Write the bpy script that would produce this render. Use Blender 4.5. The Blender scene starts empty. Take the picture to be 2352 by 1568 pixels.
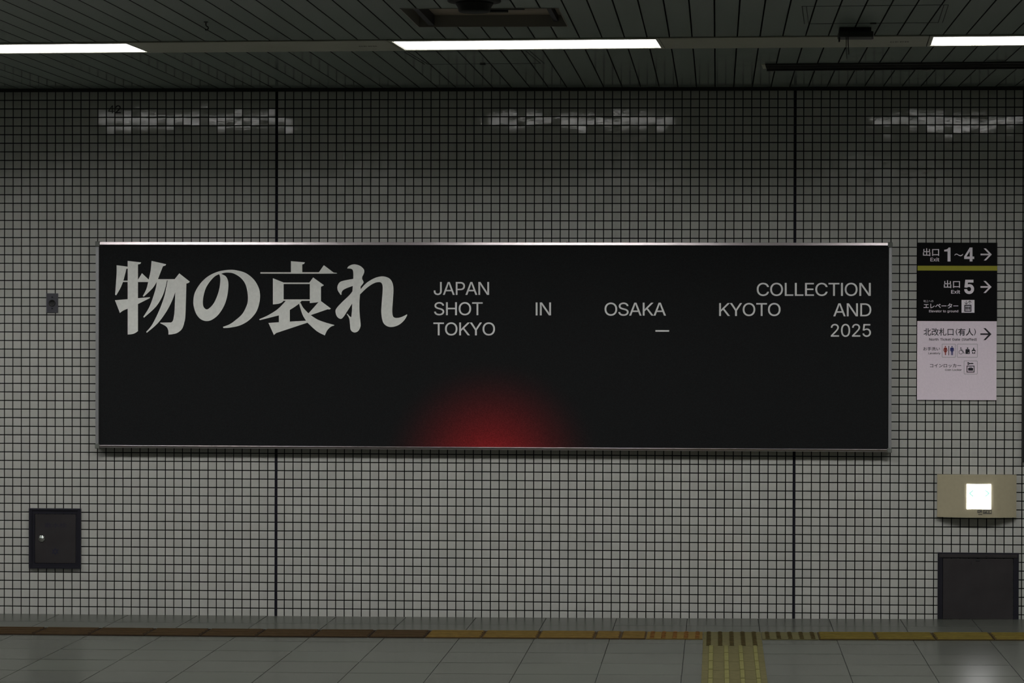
import bpy, bmesh, math, random
import numpy as np
from mathutils import Vector, Matrix
from mathutils.geometry import delaunay_2d_cdt

random.seed(7)
rng = np.random.default_rng(11)
scene = bpy.context.scene
COL = scene.collection

# ------------------------------------------------------------------ camera
# solved from the wall tile grid (0.05 m pitch), the ceiling grooves and the 0.3 m floor pavers
FPX, PCX, PCY = 5790.0, 1345.43, 774.49
YAW, PIT, ROL = 0.05206, -0.00737, -0.00267
CAM = Vector((2.55433, -14.51345, 1.72934))
def cam_axes():
    cy, sy, cp, sp, cr, sr = math.cos(YAW), math.sin(YAW), math.cos(PIT), math.sin(PIT), math.cos(ROL), math.sin(ROL)
    Rz = Matrix(((cy, -sy, 0), (sy, cy, 0), (0, 0, 1)))
    Rx = Matrix(((1, 0, 0), (0, cp, -sp), (0, sp, cp)))
    Ry = Matrix(((cr, 0, sr), (0, 1, 0), (-sr, 0, cr)))
    return Rz @ Rx @ Ry
AX = cam_axes()
cd = bpy.data.cameras.new('camera')
cd.sensor_fit = 'HORIZONTAL'; cd.sensor_width = 36.0
cd.lens = FPX * 36.0 / 2352.0
cd.shift_x = (1176 - PCX) / 2352.0
cd.shift_y = (PCY - 784) / 2352.0
cd.clip_end = 200
cam = bpy.data.objects.new('camera', cd); COL.objects.link(cam)
rt, fw, up = AX.col[0], AX.col[1], AX.col[2]
m3 = Matrix((rt, up, -fw)).transposed()
cam.matrix_world = Matrix.Translation(CAM) @ m3.to_4x4()
scene.camera = cam

# ------------------------------------------------------------------ world, exposure
w = bpy.data.worlds.new('dim_surroundings'); scene.world = w; w.use_nodes = True
bg = w.node_tree.nodes['Background']; bg.inputs[0].default_value = (0.8, 0.9, 0.85, 1); bg.inputs[1].default_value = 0.008
vs = scene.view_settings
scene.display_settings.display_device = 'sRGB'
vs.view_transform = 'Standard'; vs.look = 'None'; vs.gamma = 1.0; vs.use_curve_mapping = False
vs.exposure = 0.0
LAMP = 34.0            # radiance of the ceiling light panels
SIGN = 12.0             # radiance of the lit guide sign

# ------------------------------------------------------------------ measured heights
P_ = 0.05                                # wall tile pitch
Z60 = 0.87 * P_                          # lowest full grout line
ZT = Z60 + 59.945 * P_                   # top of the tiling
ZC = ZT + 0.02                           # ceiling
def fz(X):                               # the floor rises very slightly to the right
    X = max(-2.0, min(5.0, X)); return 0.0015 * X + 0.0007 * X * X
def ray(px, py): return AX @ Vector(((px - PCX) / FPX, 1.0, -(py - PCY) / FPX))
def at(px, py, Y=0.0):                   # point of the vertical plane y=Y
    d = ray(px, py); t = (Y - CAM.y) / d.y; return CAM + d * t
def atz(px, py, Z):
    d = ray(px, py); t = (Z - CAM.z) / d.z; return CAM + d * t

# ------------------------------------------------------------------ object helpers
ORG = {}
def tag(o, label=None, cat=None, group=None, kind=None):
    if label: o['label'] = label
    if cat: o['category'] = cat
    if group: o['group'] = group
    if kind: o['kind'] = kind
    return o
def thing(name, label, cat, loc=(0, 0, 0), group=None):
    o = bpy.data.objects.new(name, None); COL.objects.link(o); o.location = loc
    o.empty_display_size = 0.1
    ORG[o.name] = Vector(loc)
    return tag(o, label, cat, group)
def link(name, me, mats, parent=None):
    o = bpy.data.objects.new(name, me); COL.objects.link(o)
    for m in (mats if isinstance(mats, (list, tuple)) else [mats]): me.materials.append(m)
    if parent is not None:
        org = ORG[parent.name]; ORG[o.name] = org
        o.parent = parent
        me.transform(Matrix.Translation(-org))
    return o
class MB:
    def __init__(s): s.v = []; s.f = []; s.mi = []; s.sm = []
    def add(s, vs_, fs, mi=0, smooth=False):
        b = len(s.v); s.v += [tuple(v) for v in vs_]
        for f in fs: s.f.append(tuple(b + i for i in f)); s.mi.append(mi); s.sm.append(smooth)
        return s
    def box(s, x0, x1, y0, y1, z0, z1, b=0.0, mi=0):
        if x0 > x1: x0, x1 = x1, x0
        if y0 > y1: y0, y1 = y1, y0
        if z0 > z1: z0, z1 = z1, z0
        bm = bmesh.new(); bmesh.ops.create_cube(bm, size=1)
        for v in bm.verts:
            v.co = Vector((x0 + (v.co.x + .5) * (x1 - x0), y0 + (v.co.y + .5) * (y1 - y0), z0 + (v.co.z + .5) * (z1 - z0)))
        if b > 0: bmesh.ops.bevel(bm, geom=list(bm.edges), offset=b, segments=2, profile=0.6, affect='EDGES')
        bm.verts.index_update()
        s.add([v.co[:] for v in bm.verts], [[v.index for v in f.verts] for f in bm.faces], mi); bm.free(); return s
    def lathe(s, prof, c, axis='z', n=40, mi=0, smooth=True):
        # prof: list of (radius, height) ; axis z: height along +z ; axis y: height along -y (out of the wall)
        vs_ = []
        for r, h in prof:
            for k in range(n):
                a = 2 * math.pi * k / n
                if axis == 'z': vs_.append((c[0] + r * math.cos(a), c[1] + r * math.sin(a), c[2] + h))
                else: vs_.append((c[0] + r * math.cos(a), c[1] - h, c[2] + r * math.sin(a)))
        fs = []
        for i in range(len(prof) - 1):
            for k in range(n):
                k2 = (k + 1) % n
                fs.append((i * n + k, i * n + k2, (i + 1) * n + k2, (i + 1) * n + k))
        fs.append(tuple(range(n))); fs.append(tuple((len(prof) - 1) * n + k for k in range(n)))
        return s.add(vs_, fs, mi, smooth)
    def tube(s, pts, r, n=10, mi=0):
        pts = [Vector(p) for p in pts]; rings = []
        for i, p in enumerate(pts):
            t = (pts[min(i + 1, len(pts) - 1)] - pts[max(i - 1, 0)]).normalized()
            a = t.orthogonal().normalized() if i == 0 else (ua - t * ua.dot(t)).normalized()
            ua = a; b = t.cross(a)
            rings.append([p + a * r * math.cos(2 * math.pi * k / n) + b * r * math.sin(2 * math.pi * k / n) for k in range(n)])
        vs_ = [v for rg in rings for v in rg]; fs = []
        for i in range(len(pts) - 1):
            for k in range(n): fs.append((i * n + k, i * n + (k + 1) % n, (i + 1) * n + (k + 1) % n, (i + 1) * n + k))
        fs += [tuple(range(n)), tuple((len(pts) - 1) * n + k for k in range(n))]
        return s.add(vs_, fs, mi, True)
    def xf(s, fn): s.v = [tuple(fn(Vector(v))) for v in s.v]; return s
    def build(s, name, mats, parent=None):
        me = bpy.data.meshes.new(name); me.from_pydata(s.v, [], s.f)
        me.polygons.foreach_set('material_index', s.mi); me.polygons.foreach_set('use_smooth', s.sm)
        bm = bmesh.new(); bm.from_mesh(me); bmesh.ops.recalc_face_normals(bm, faces=bm.faces); bm.to_mesh(me); bm.free()
        me.update(); return link(name, me, mats, parent)

# ------------------------------------------------------------------ flat artwork helpers
def area(p): return sum(p[i][0] * p[(i + 1) % len(p)][1] - p[(i + 1) % len(p)][0] * p[i][1] for i in range(len(p))) / 2
def wind(p, x, y):
    wn = 0
    for i in range(len(p)):
        (ax, ay), (bx, by) = p[i], p[(i + 1) % len(p)]
        if ay <= y:
            if by > y and (bx - ax) * (y - ay) - (x - ax) * (by - ay) > 0: wn += 1
        elif by <= y and (bx - ax) * (y - ay) - (x - ax) * (by - ay) < 0: wn -= 1
    return wn
def tri_fill(contours, inside):
    vs_, es = [], []
    for c in contours:
        b = len(vs_); vs_ += [Vector(q) for q in c]
        es += [(b + i, b + (i + 1) % len(c)) for i in range(len(c))]
    ov, oe, of, *_ = delaunay_2d_cdt(vs_, es, [], 0, 1e-5)
    out = []
    for f in of:
        cx = sum(ov[i][0] for i in f) / len(f); cy = sum(ov[i][1] for i in f) / len(f)
        if inside(cx, cy): out.append(tuple(f))
    return [(v[0], v[1]) for v in ov], out
def smooth_path(pts):                    # points with a third value are smooth, the rest are corners
    n = len(pts); out = []
    sm = [len(p) > 2 for p in pts]
    for i in range(n):
        a, b = pts[i], pts[(i + 1) % n]
        out.append((a[0], a[1]))
        if sm[i] or sm[(i + 1) % n]:
            p0 = pts[i - 1] if sm[i] else a; p3 = pts[(i + 2) % n] if sm[(i + 1) % n] else b
            for k in range(1, 5):
                t = k / 5; t2, t3 = t * t, t * t * t
                out.append(tuple(0.5 * (2 * a[j] + (b[j] - p0[j]) * t + (2 * p0[j] - 5 * a[j] + 4 * b[j] - p3[j]) * t2 + (3 * a[j] - p0[j] - 3 * b[j] + p3[j]) * t3) for j in (0, 1)))
    return out
def fill(solids, holes=()):
    so = [smooth_path(c) for c in solids]; ho = [smooth_path(c) for c in holes]
    return tri_fill(so + ho, lambda x, y: any(wind(c, x, y) for c in so) and not any(wind(c, x, y) for c in ho))
def circ(x, y, r, n=20, ry=None): return [(x + r * math.cos(2 * math.pi * k / n), y + (ry or r) * math.sin(2 * math.pi * k / n)) for k in range(n)]
def rect(x0, y0, x1, y1): return [(x0, y0), (x1, y0), (x1, y1), (x0, y1)]
def rrect(x0, y0, x1, y1, r, n=5):
    o = []
    for cx, cy, a0 in ((x1 - r, y0 + r, -90), (x1 - r, y1 - r, 0), (x0 + r, y1 - r, 90), (x0 + r, y0 + r, 180)):
        for k in range(n + 1):
            a = math.radians(a0 + 90 * k / n); o.append((cx + r * math.cos(a), cy + r * math.sin(a)))
    return o
def line(ax, ay, bx, by, wd):
    L = math.hypot(bx - ax, by - ay); nx, ny = -(by - ay) / L * wd / 2, (bx - ax) / L * wd / 2
    return [(ax + nx, ay + ny), (bx + nx, by + ny), (bx - nx, by - ny), (ax - nx, ay - ny)]
def art(name, solids, holes, fn, Y, mat, parent, label=None):
    # fn maps drawing coordinates to the measured position on the plane y=Y
    v, f = fill(solids, holes)
    b = MB().add([at(*fn(x, y), Y) for x, y in v], f)
    me = bpy.data.meshes.new(name); me.from_pydata(b.v, [], b.f)
    bm = bmesh.new(); bm.from_mesh(me)
    for fc in bm.faces:
        fc.normal_update()
        if fc.normal.y > 0: fc.normal_flip()
    bm.to_mesh(me); bm.free()
    o = link(name, me, mat, parent)
    if label: o['label'] = label
    return o
# grotesque letter outlines, 1/1000 em: advance, contours as flat x,y lists
GLYPH = {
 '(': (273, [[89,207,101,324,132,441,177,539,236,539,191,428,161,313,151,207,160,115,188,16,236,-96,177,-96,160,-66,145,-36,132,-6,121,24,111,55,103,85,97,116,93,146,90,176]]),
 ')': (273, [[37,-96,86,18,113,116,122,207,112,313,82,428,37,539,97,539,142,441,173,323,184,207,183,176,180,145,176,115,170,84,161,53,152,23,140,-7,127,-37,113,-67,97,-96]]),
 '0': (453, [[227,-7,191,-3,158,7,130,24,105,48,85,77,69,113,57,155,50,202,48,254,50,306,57,353,69,395,85,431,106,461,130,484,159,502,191,512,227,516,262,512,295,502,323,484,348,461,368,431,384,395,396,353,403,306,405,254,403,202,396,155,384,113,368,77,348,48,323,24,295,7,263,-3],[227,50,250,52,271,60,290,74,306,92,320,116,330,144,338,176,342,213,344,254,342,295,338,332,330,365,320,393,306,416,290,435,271,449,250,457,227,460,203,457,182,449,163,435,147,416,134,393,123,365,115,332,111,295,109,254,111,213,115,176,123,144,134,116,147,92,163,74,182,60,203,52]]),
 '1': (453, [[76,0,76,55,391,55,391,0],[276,509,276,0,212,0,212,448,209,448,86,358,86,427,198,509]]),
 '2': (453, [[64,0,64,47,234,229,282,282,311,327,320,371,319,389,315,405,308,419,298,431,287,441,273,449,224,460,205,458,188,454,172,447,159,438,148,427,139,413,132,398,128,381,127,362,66,362,68,391,75,418,86,442,102,464,121,482,143,496,168,507,196,513,225,516,254,513,281,507,306,497,328,482,346,465,361,445,372,423,379,398,381,372,371,318,336,259,267,180,153,60,153,57,389,57,389,0]]),
 '4': (453, [[40,105,40,158,247,509,311,509,109,166,109,163,413,163,413,105],[282,0,282,121,282,146,282,318,343,318,343,0]]),
 '5': (453, [[221,-7,192,-5,165,1,140,11,118,25,99,41,83,60,71,82,63,105,60,130,122,130,125,115,130,102,138,89,173,60,221,50,241,51,259,56,276,64,291,75,304,89,314,104,322,122,326,141,328,162,326,183,321,203,314,221,303,237,290,251,275,262,257,270,238,275,218,277,167,268,128,246,67,253,96,509,366,509,366,452,151,452,134,301,136,301,178,325,229,334,252,332,274,328,294,321,313,311,330,299,345,285,358,269,370,251,379,231,386,210,390,187,391,163,388,132,381,102,369,76,352,52,332,32,309,15,282,3,253,-4]]),
 'A': (480, [[16,0,201,509,276,509,463,0,395,0,287,302,264,372,232,478,245,478,213,371,191,302,85,0],[110,142,110,199,370,199,370,142]]),
 'C': (510, [[267,-7,225,-3,186,7,150,25,119,49,92,79,70,115,53,157,44,203,40,254,44,305,53,352,70,393,92,429,119,459,150,484,186,501,225,512,267,516,340,504,362,496,383,485,402,471,419,456,435,438,448,418,459,397,467,373,473,348,408,348,389,395,357,428,315,449,267,456,237,453,209,445,184,432,161,414,141,391,125,364,113,332,106,295,103,254,106,213,113,177,125,145,141,117,161,94,184,76,210,63,237,56,267,53,315,60,357,81,389,114,408,160,473,160,467,135,459,112,448,91,435,71,420,53,402,38,383,24,363,13,341,5,317,-2,293,-6]]),
 'D': (502, [[219,0,96,0,96,57,215,57,254,60,288,68,318,81,343,99,363,122,379,149,390,181,397,216,399,255,397,294,390,329,379,361,364,388,344,410,320,428,291,441,258,449,221,452,93,452,93,509,225,509,273,505,315,495,353,478,385,455,412,426,433,391,449,351,458,306,462,255,458,205,449,159,433,119,411,83,384,54,351,31,312,14,268,3],[125,509,125,0,60,0,60,509]]),
 'E': (419, [[60,0,60,509,372,509,372,452,125,452,125,286,355,286,355,229,125,229,125,57,375,57,375,0]]),
 'G': (520, [[269,-7,225,-3,185,7,149,25,118,49,91,79,69,116,53,157,43,203,40,254,43,305,53,352,69,393,91,429,117,459,149,484,184,501,223,512,265,516,291,514,316,510,340,504,363,494,384,483,403,469,421,453,436,436,449,416,460,395,468,373,474,349,408,349,387,393,356,427,315,448,265,456,236,453,209,445,183,432,160,414,141,392,125,364,113,332,106,295,103,254,106,213,113,177,125,145,141,117,161,95,184,76,210,63,238,56,269,53,296,55,322,61,345,71,365,85,382,102,396,123,407,147,413,173,415,202,434,199,283,199,283,256,478,256,478,200,475,160,466,124,451,91,431,62,406,38,377,19,344,5,308,-4]]),
 'H': (517, [[60,0,60,509,125,509,125,289,392,289,392,509,457,509,457,0,392,0,392,232,125,232,125,0]]),
 'I': (185, [[60,0,60,509,125,509,125,0]]),
 'J': (396, [[185,-7,143,-2,106,11,75,33,52,63,38,100,33,145,33,173,98,173,98,145,100,117,108,93,122,74,139,61,160,53,185,50,209,53,230,61,248,74,261,93,269,117,272,145,272,509,336,509,336,145,332,100,318,63,294,33,263,11,227,-2]]),
 'K': (467, [[104,145,104,216,139,261,174,303,212,344,364,509,448,509,231,276,228,276],[60,0,60,509,125,509,125,334,124,225,125,193,125,0],[372,0,188,259,228,309,449,0]]),
 'L': (393, [[60,0,60,509,125,509,125,57,361,57,361,0]]),
 'N': (523, [[60,0,60,509,136,509,343,183,363,151,388,107,414,55,405,54,401,108,399,157,399,195,399,509,463,509,463,0,387,0,202,290,177,331,148,381,108,452,119,454,122,384,124,328,125,291,125,0]]),
 'O': (533, [[267,-7,225,-3,186,7,150,25,119,49,92,79,70,115,53,157,44,203,40,254,44,305,53,352,70,393,92,429,119,459,150,484,186,501,225,512,267,516,309,512,348,501,384,484,415,459,442,429,464,393,480,352,490,305,493,254,490,203,480,157,464,115,442,79,415,49,384,25,348,7,309,-3],[267,53,296,55,324,63,349,76,372,94,392,116,408,144,420,176,428,213,430,254,428,295,420,332,408,365,392,392,372,415,349,433,324,446,296,453,267,456,237,453,210,445,184,433,161,415,142,392,125,364,113,332,106,295,103,254,106,213,113,176,125,144,142,117,161,94,184,76,210,63,237,55]]),
 'P': (445, [[60,0,60,509,235,509,272,506,305,499,332,487,356,471,375,452,390,430,400,404,407,377,409,348,407,318,400,291,390,265,375,243,356,223,332,207,305,195,272,188,235,186,109,186,109,242,233,242,257,244,279,248,297,256,312,266,324,279,333,294,339,310,343,328,344,348,343,367,339,385,333,402,324,416,312,428,297,439,279,446,257,451,232,452,125,452,125,0]]),
 'S': (447, [[224,-9,188,-7,156,-1,128,9,102,23,81,40,64,60,51,83,42,109,38,137,104,137,108,118,114,102,123,88,136,76,150,66,166,59,224,49,246,50,267,54,286,60,303,69,317,79,329,92,338,106,344,122,346,139,344,154,340,168,332,179,296,205,245,222,184,239,145,253,112,269,86,289,67,313,56,341,52,372,54,400,62,425,75,448,92,468,113,484,138,498,165,508,195,514,227,516,259,514,289,508,316,498,340,484,360,468,377,449,390,427,398,403,401,378,337,378,332,402,320,421,302,437,280,449,254,456,225,459,204,457,185,454,167,448,152,440,139,430,129,418,121,405,117,391,115,376,117,359,122,345,131,334,169,308,212,293,264,279,312,264,359,238,395,198,402,180,407,161,408,139,406,112,399,87,386,64,370,43,349,25,323,11,294,0,261,-7]]),
 'T': (449, [[32,452,32,509,417,509,417,452,257,452,257,0,193,0,193,452]]),
 'Y': (472, [[203,0,203,208,16,509,91,509,192,344,222,292,250,230,224,230,251,293,280,344,381,509,455,509,268,208,268,0]]),
 'a': (389, [[160,-9,137,-7,115,-3,94,5,76,15,60,29,48,45,38,63,32,84,30,108,32,128,36,146,43,161,53,174,64,184,78,193,125,211,178,220,234,227,265,235,271,240,274,246,276,255,276,257,267,297,240,322,196,331,149,322,118,301,100,274,41,291,51,313,64,331,79,346,95,358,114,368,133,375,194,384,239,379,286,360,300,350,312,336,322,320,330,301,335,278,337,251,337,0,277,0,277,52,272,52,252,25,215,1],[170,45,192,47,211,51,228,59,242,68,254,80,263,93,270,108,274,122,276,138,276,190,259,182,231,176,200,171,175,168,134,159,103,139,97,130,93,118,92,105,102,72,130,52]]),
 'c': (396, [[207,-8,174,-5,144,3,117,16,93,35,72,58,56,85,44,116,37,150,34,187,37,225,44,260,56,291,72,318,93,341,117,360,144,374,174,382,207,384,260,377,305,356,340,322,362,277,303,262,290,289,270,311,242,325,207,330,184,328,163,321,145,310,130,296,118,278,108,258,102,236,98,212,96,187,98,163,102,139,108,117,118,97,130,80,145,66,163,55,184,49,207,46,243,52,271,66,292,89,304,117,363,102,341,56,306,21,261,-1]]),
 'd': (424, [[195,-8,165,-6,137,3,111,16,89,34,70,57,55,84,43,116,36,151,34,189,36,227,43,261,55,293,70,320,89,342,112,361,137,374,165,382,196,384,218,383,237,379,253,373,287,346,306,319,311,319,311,509,372,509,372,0,313,0,313,59,307,59,287,31,252,4,236,-3,217,-7],[205,47,226,49,246,55,263,65,278,78,290,95,299,115,306,138,310,162,312,189,310,216,306,241,300,263,290,282,278,299,263,312,246,322,227,328,205,330,182,328,162,322,145,311,130,298,118,281,108,261,102,239,98,215,96,189,98,163,102,139,109,117,118,97,130,80,145,66,162,55,182,49]]),
 'e': (404, [[212,-8,177,-5,145,3,117,16,92,35,72,58,56,85,44,116,37,150,34,187,36,224,44,258,55,290,71,317,91,340,115,359,142,373,172,382,205,384,266,374,285,366,303,355,319,341,334,324,347,305,357,282,365,256,370,227,371,194,371,169,75,169,75,221,338,221,310,202,308,226,304,248,298,269,288,286,277,301,263,314,246,323,227,328,205,330,183,328,164,323,146,313,131,301,119,286,109,270,102,251,97,231,96,211,96,178,98,151,102,127,110,106,121,88,135,73,151,61,169,53,190,48,212,46,254,53,285,73,306,105,365,91,358,72,348,55,335,39,320,26,302,14,283,4,261,-3,237,-7]]),
 'f': (254, [[228,379,228,327,6,327,6,379],[81,0,81,432,82,452,87,470,96,486,107,499,120,510,135,519,187,530,222,527,243,521,227,468,215,472,195,474,178,472,164,468,154,460,147,449,143,435,142,419,142,0]]),
 'g': (425, [[207,-151,180,-149,156,-146,134,-140,82,-110,51,-69,101,-41,122,-66,154,-88,207,-97,236,-95,261,-87,282,-75,298,-58,308,-34,311,-6,311,68,306,68,287,41,252,16,236,10,217,6,195,5,165,7,138,14,113,27,90,43,71,65,55,90,43,120,36,154,34,191,36,229,43,263,55,293,71,320,90,342,112,361,138,374,166,382,196,384,218,383,237,379,253,373,288,346,308,319,313,319,313,379,372,379,372,-9,370,-40,363,-67,350,-90,334,-109,314,-124,291,-136,265,-144,237,-149],[205,59,227,61,246,66,264,75,278,87,290,103,300,121,307,142,311,166,312,193,311,219,307,242,300,264,291,283,279,299,264,312,247,322,227,328,205,330,182,328,163,322,145,312,130,298,118,282,109,262,102,241,98,218,96,193,98,167,102,144,109,123,118,104,131,88,145,76,163,66,183,61]]),
 'h': (410, [[114,227,114,0,53,0,53,509,114,509,114,287,102,287,116,319,132,344,152,362,175,374,200,382,227,384,252,383,275,377,295,369,313,356,328,340,341,321,350,298,355,271,357,240,357,0,296,0,296,235,293,263,286,286,273,304,256,318,235,326,210,329,192,328,176,324,161,317,147,308,136,297,126,283,119,266,115,248]]),
 'i': (167, [[53,0,53,379,114,379,114,0],[84,443,73,444,63,448,54,455,47,463,43,472,41,483,43,494,47,504,54,512,63,518,73,522,84,524,95,522,105,518,114,512,121,504,125,494,126,483,125,472,121,463,114,455,105,448,95,444]]),
 'k': (381, [[110,137,110,212,121,212,284,379,360,379,184,199,177,199],[53,0,53,509,114,509,114,0],[294,0,148,186,191,229,372,0]]),
 'l': (189, [[139,-2,112,0,91,8,74,20,62,37,55,59,53,84,53,509,114,509,114,99,120,62,126,57,135,53,146,52,160,53,170,54,181,3,162,-1]]),
 'n': (410, [[114,227,114,0,53,0,53,379,112,379,112,287,102,287,116,319,132,344,152,362,175,374,200,382,227,384,252,383,275,377,295,369,313,356,328,340,341,321,350,298,355,271,357,240,357,0,296,0,296,235,293,263,286,286,273,304,256,318,235,326,210,329,192,328,176,324,161,317,147,308,136,297,126,283,119,266,115,248]]),
 'o': (415, [[207,-8,174,-5,144,3,117,16,93,35,72,58,56,85,44,116,37,150,34,187,37,225,44,260,56,291,72,318,93,341,117,360,144,374,174,382,207,384,241,382,271,374,299,360,323,341,343,318,359,291,371,260,379,225,381,187,379,150,371,116,359,85,343,58,323,35,299,16,271,3,241,-5],[207,46,231,49,252,55,270,66,285,80,298,97,307,117,314,139,318,163,319,187,318,212,314,236,307,258,298,278,285,296,270,310,252,321,231,328,207,330,184,328,163,321,145,310,130,296,118,278,108,258,102,236,98,212,96,187,98,163,102,139,108,117,118,97,130,80,145,66,163,55,184,49]]),
 'r': (259, [[53,0,53,379,112,379,112,321,115,321,124,339,137,354,152,367,171,377,191,383,213,385,229,384,243,384,243,322,230,324,207,326,190,324,174,321,159,315,146,306,135,296,126,284,119,269,115,254,114,237,114,0]]),
 't': (227, [[204,379,204,327,6,327,6,379],[65,471,126,471,126,98,127,83,130,70,136,61,144,55,156,51,170,50,185,51,202,54,213,2,192,-3,168,-4,138,-1,113,7,92,21,77,41,68,64,65,93]]),
 'u': (410, [[182,-5,158,-3,135,2,115,11,97,23,82,39,69,59,60,82,54,109,53,139,53,379,114,379,114,144,116,117,124,94,137,75,154,61,175,53,200,50,218,51,234,55,249,62,263,71,274,83,283,97,290,113,295,132,296,153,296,379,357,379,357,0,298,0,298,92,307,92,294,60,277,35,257,17,234,5,209,-3]]),
 'v': (389, [[163,0,17,379,84,379,165,155,187,87,206,21,184,21,203,87,224,155,305,379,371,379,226,0]]),
 'x': (379, [[21,0,171,218,171,171,29,379,100,379,147,306,179,253,207,206,175,206,202,253,233,306,282,379,352,379,209,169,209,214,358,0,287,0,231,85,200,136,173,182,205,182,178,136,148,85,91,0]]),
 'y': (389, [[47,-139,61,-86,71,-87,104,-89,130,-74,151,-36,163,-1,17,379,84,379,165,155,187,87,206,21,184,21,202,87,224,155,305,379,371,379,204,-58,177,-107,139,-136,91,-145,65,-143]]),
}
SPACE = 188

# ------------------------------------------------------------------ lettering
_gc = {}
def glyph(ch, bold):
    k = (ch, bold)
    if k in _gc: return _gc[k]
    adv, cs = GLYPH[ch]; cont = []
    for c in cs:
        p = [(c[i], c[i + 1]) for i in range(0, len(c), 2)]
        q = [p[0]]
        for a in p[1:]:
            if math.dist(a, q[-1]) > 1.5: q.append(a)
        if math.dist(q[0], q[-1]) < 1.5: q.pop()
        if bold:
            n = len(q); r = []
            for i in range(n):
                a, b, c2 = q[i - 1], q[i], q[(i + 1) % n]
                d1 = (b[0] - a[0], b[1] - a[1]); d2 = (c2[0] - b[0], c2[1] - b[1])
                l1, l2 = math.hypot(*d1), math.hypot(*d2)
                n1 = (-d1[1] / l1, d1[0] / l1); n2 = (-d2[1] / l2, d2[0] / l2)   # outlines run clockwise: left is outside
                mx, my = n1[0] + n2[0], n1[1] + n2[1]; L = math.hypot(mx, my)
                if L < 1e-3: r.append((b[0] + n1[0] * bold, b[1] + n1[1] * bold)); continue
                s = min(2.0 / L, 1.6) * bold / L
                r.append((b[0] + mx * s, b[1] + my * s))
            q = r
        cont.append(q)
    sc = [[(x / 1000, y / 1000) for x, y in q] for q in cont]
    v, f = tri_fill(sc, lambda x, y: sum(wind(c, x, y) for c in sc) != 0)
    _gc[k] = (adv / 1000, v, f); return _gc[k]
def words(name, text, x0, x1, ybase, ycap, Y, mat, parent, bold=4, label=None, track=0.0, slope=0.0):
    vs_, fs, pen = [], [], 0.0
    for ch in text:
        if ch == ' ': pen += SPACE / 1000 + 0.04; continue
        adv, v, f = glyph(ch, bold); b = len(vs_)
        vs_ += [(x + pen, y) for x, y in v]; fs += [tuple(b + i for i in q) for q in f]; pen += adv + track
    lo, hi = min(v[0] for v in vs_), max(v[0] for v in vs_)
    cap = 0.509 + 2 * bold / 1000
    pts = []
    for x, y in vs_:
        px = x0 + (x - lo) / (hi - lo) * (x1 - x0)
        pts.append(at(px, ybase + (y + bold / 1000) / cap * (ycap - ybase) + slope * (px - x0), Y))
    me = bpy.data.meshes.new(name); me.from_pydata([p[:] for p in pts], [], fs)
    face_out(me)
    o = link(name, me, mat, parent)
    if label: o['label'] = label
    return o
def face_out(me):
    bm = bmesh.new(); bm.from_mesh(me)
    for fc in bm.faces:
        fc.normal_update()
        if fc.normal.y > 0: fc.normal_flip()
    bm.to_mesh(me); bm.free()
def japanese(name, text, x0, x1, y0, y1, Y, mat, parent, weight=0.02, label=None):
    c = bpy.data.curves.new('text', 'FONT'); c.body = text; c.offset = weight; c.resolution_u = 3
    t = bpy.data.objects.new('text', c); COL.objects.link(t); bpy.context.view_layer.update()
    me = bpy.data.meshes.new_from_object(t.evaluated_get(bpy.context.evaluated_depsgraph_get()))
    bpy.data.objects.remove(t); bpy.data.curves.remove(c)
    xs = [v.co.x for v in me.vertices]; ys = [v.co.y for v in me.vertices]
    ax, bx, ay, by = min(xs), max(xs), min(ys), max(ys)
    for v in me.vertices:
        v.co = at(x0 + (v.co.x - ax) / (bx - ax) * (x1 - x0), y1 + (v.co.y - ay) / (by - ay) * (y0 - y1), Y)
    me.materials.clear(); face_out(me)
    o = link(name, me, mat, parent); o.name = name
    if label: o['label'] = label
    return o

# ------------------------------------------------------------------ materials (all procedural)
def nt(m): m.use_nodes = True; return m.node_tree.nodes, m.node_tree.links
def mat(name, col, rough=0.5, metal=0.0, spec=0.5, var=0.0, vscale=20, bump=0.0, bscale=200, emit=0.0, ecol=None):
    m = bpy.data.materials.new(name); N, L = nt(m); b = N['Principled BSDF']
    b.inputs['Base Color'].default_value = (*col, 1); b.inputs['Roughness'].default_value = rough
    b.inputs['Metallic'].default_value = metal; b.inputs['Specular IOR Level'].default_value = spec
    tc = N.new('ShaderNodeTexCoord')
    if var:
        n = N.new('ShaderNodeTexNoise'); n.inputs['Scale'].default_value = vscale; n.inputs['Detail'].default_value = 5
        r = N.new('ShaderNodeMapRange'); r.inputs[1].default_value = .3; r.inputs[2].default_value = .7
        r.inputs[3].default_value = 1 - var; r.inputs[4].default_value = 1 + var
        v = N.new('ShaderNodeVectorMath'); v.operation = 'SCALE'; v.inputs[0].default_value = col
        L.new(tc.outputs['Object'], n.inputs['Vector']); L.new(n.outputs['Fac'], r.inputs[0]); L.new(r.outputs[0], v.inputs['Scale']); L.new(v.outputs[0], b.inputs['Base Color'])
    if bump:
        n = N.new('ShaderNodeTexNoise'); n.inputs['Scale'].default_value = bscale; n.inputs['Detail'].default_value = 3
        bp = N.new('ShaderNodeBump'); bp.inputs['Strength'].default_value = bump; bp.inputs['Distance'].default_value = .001
        L.new(tc.outputs['Object'], n.inputs['Vector']); L.new(n.outputs['Fac'], bp.inputs['Height']); L.new(bp.outputs[0], b.inputs['Normal'])
    if emit:
        b.inputs['Emission Color'].default_value = (*(ecol or col), 1); b.inputs['Emission Strength'].default_value = emit
    return m

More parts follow.
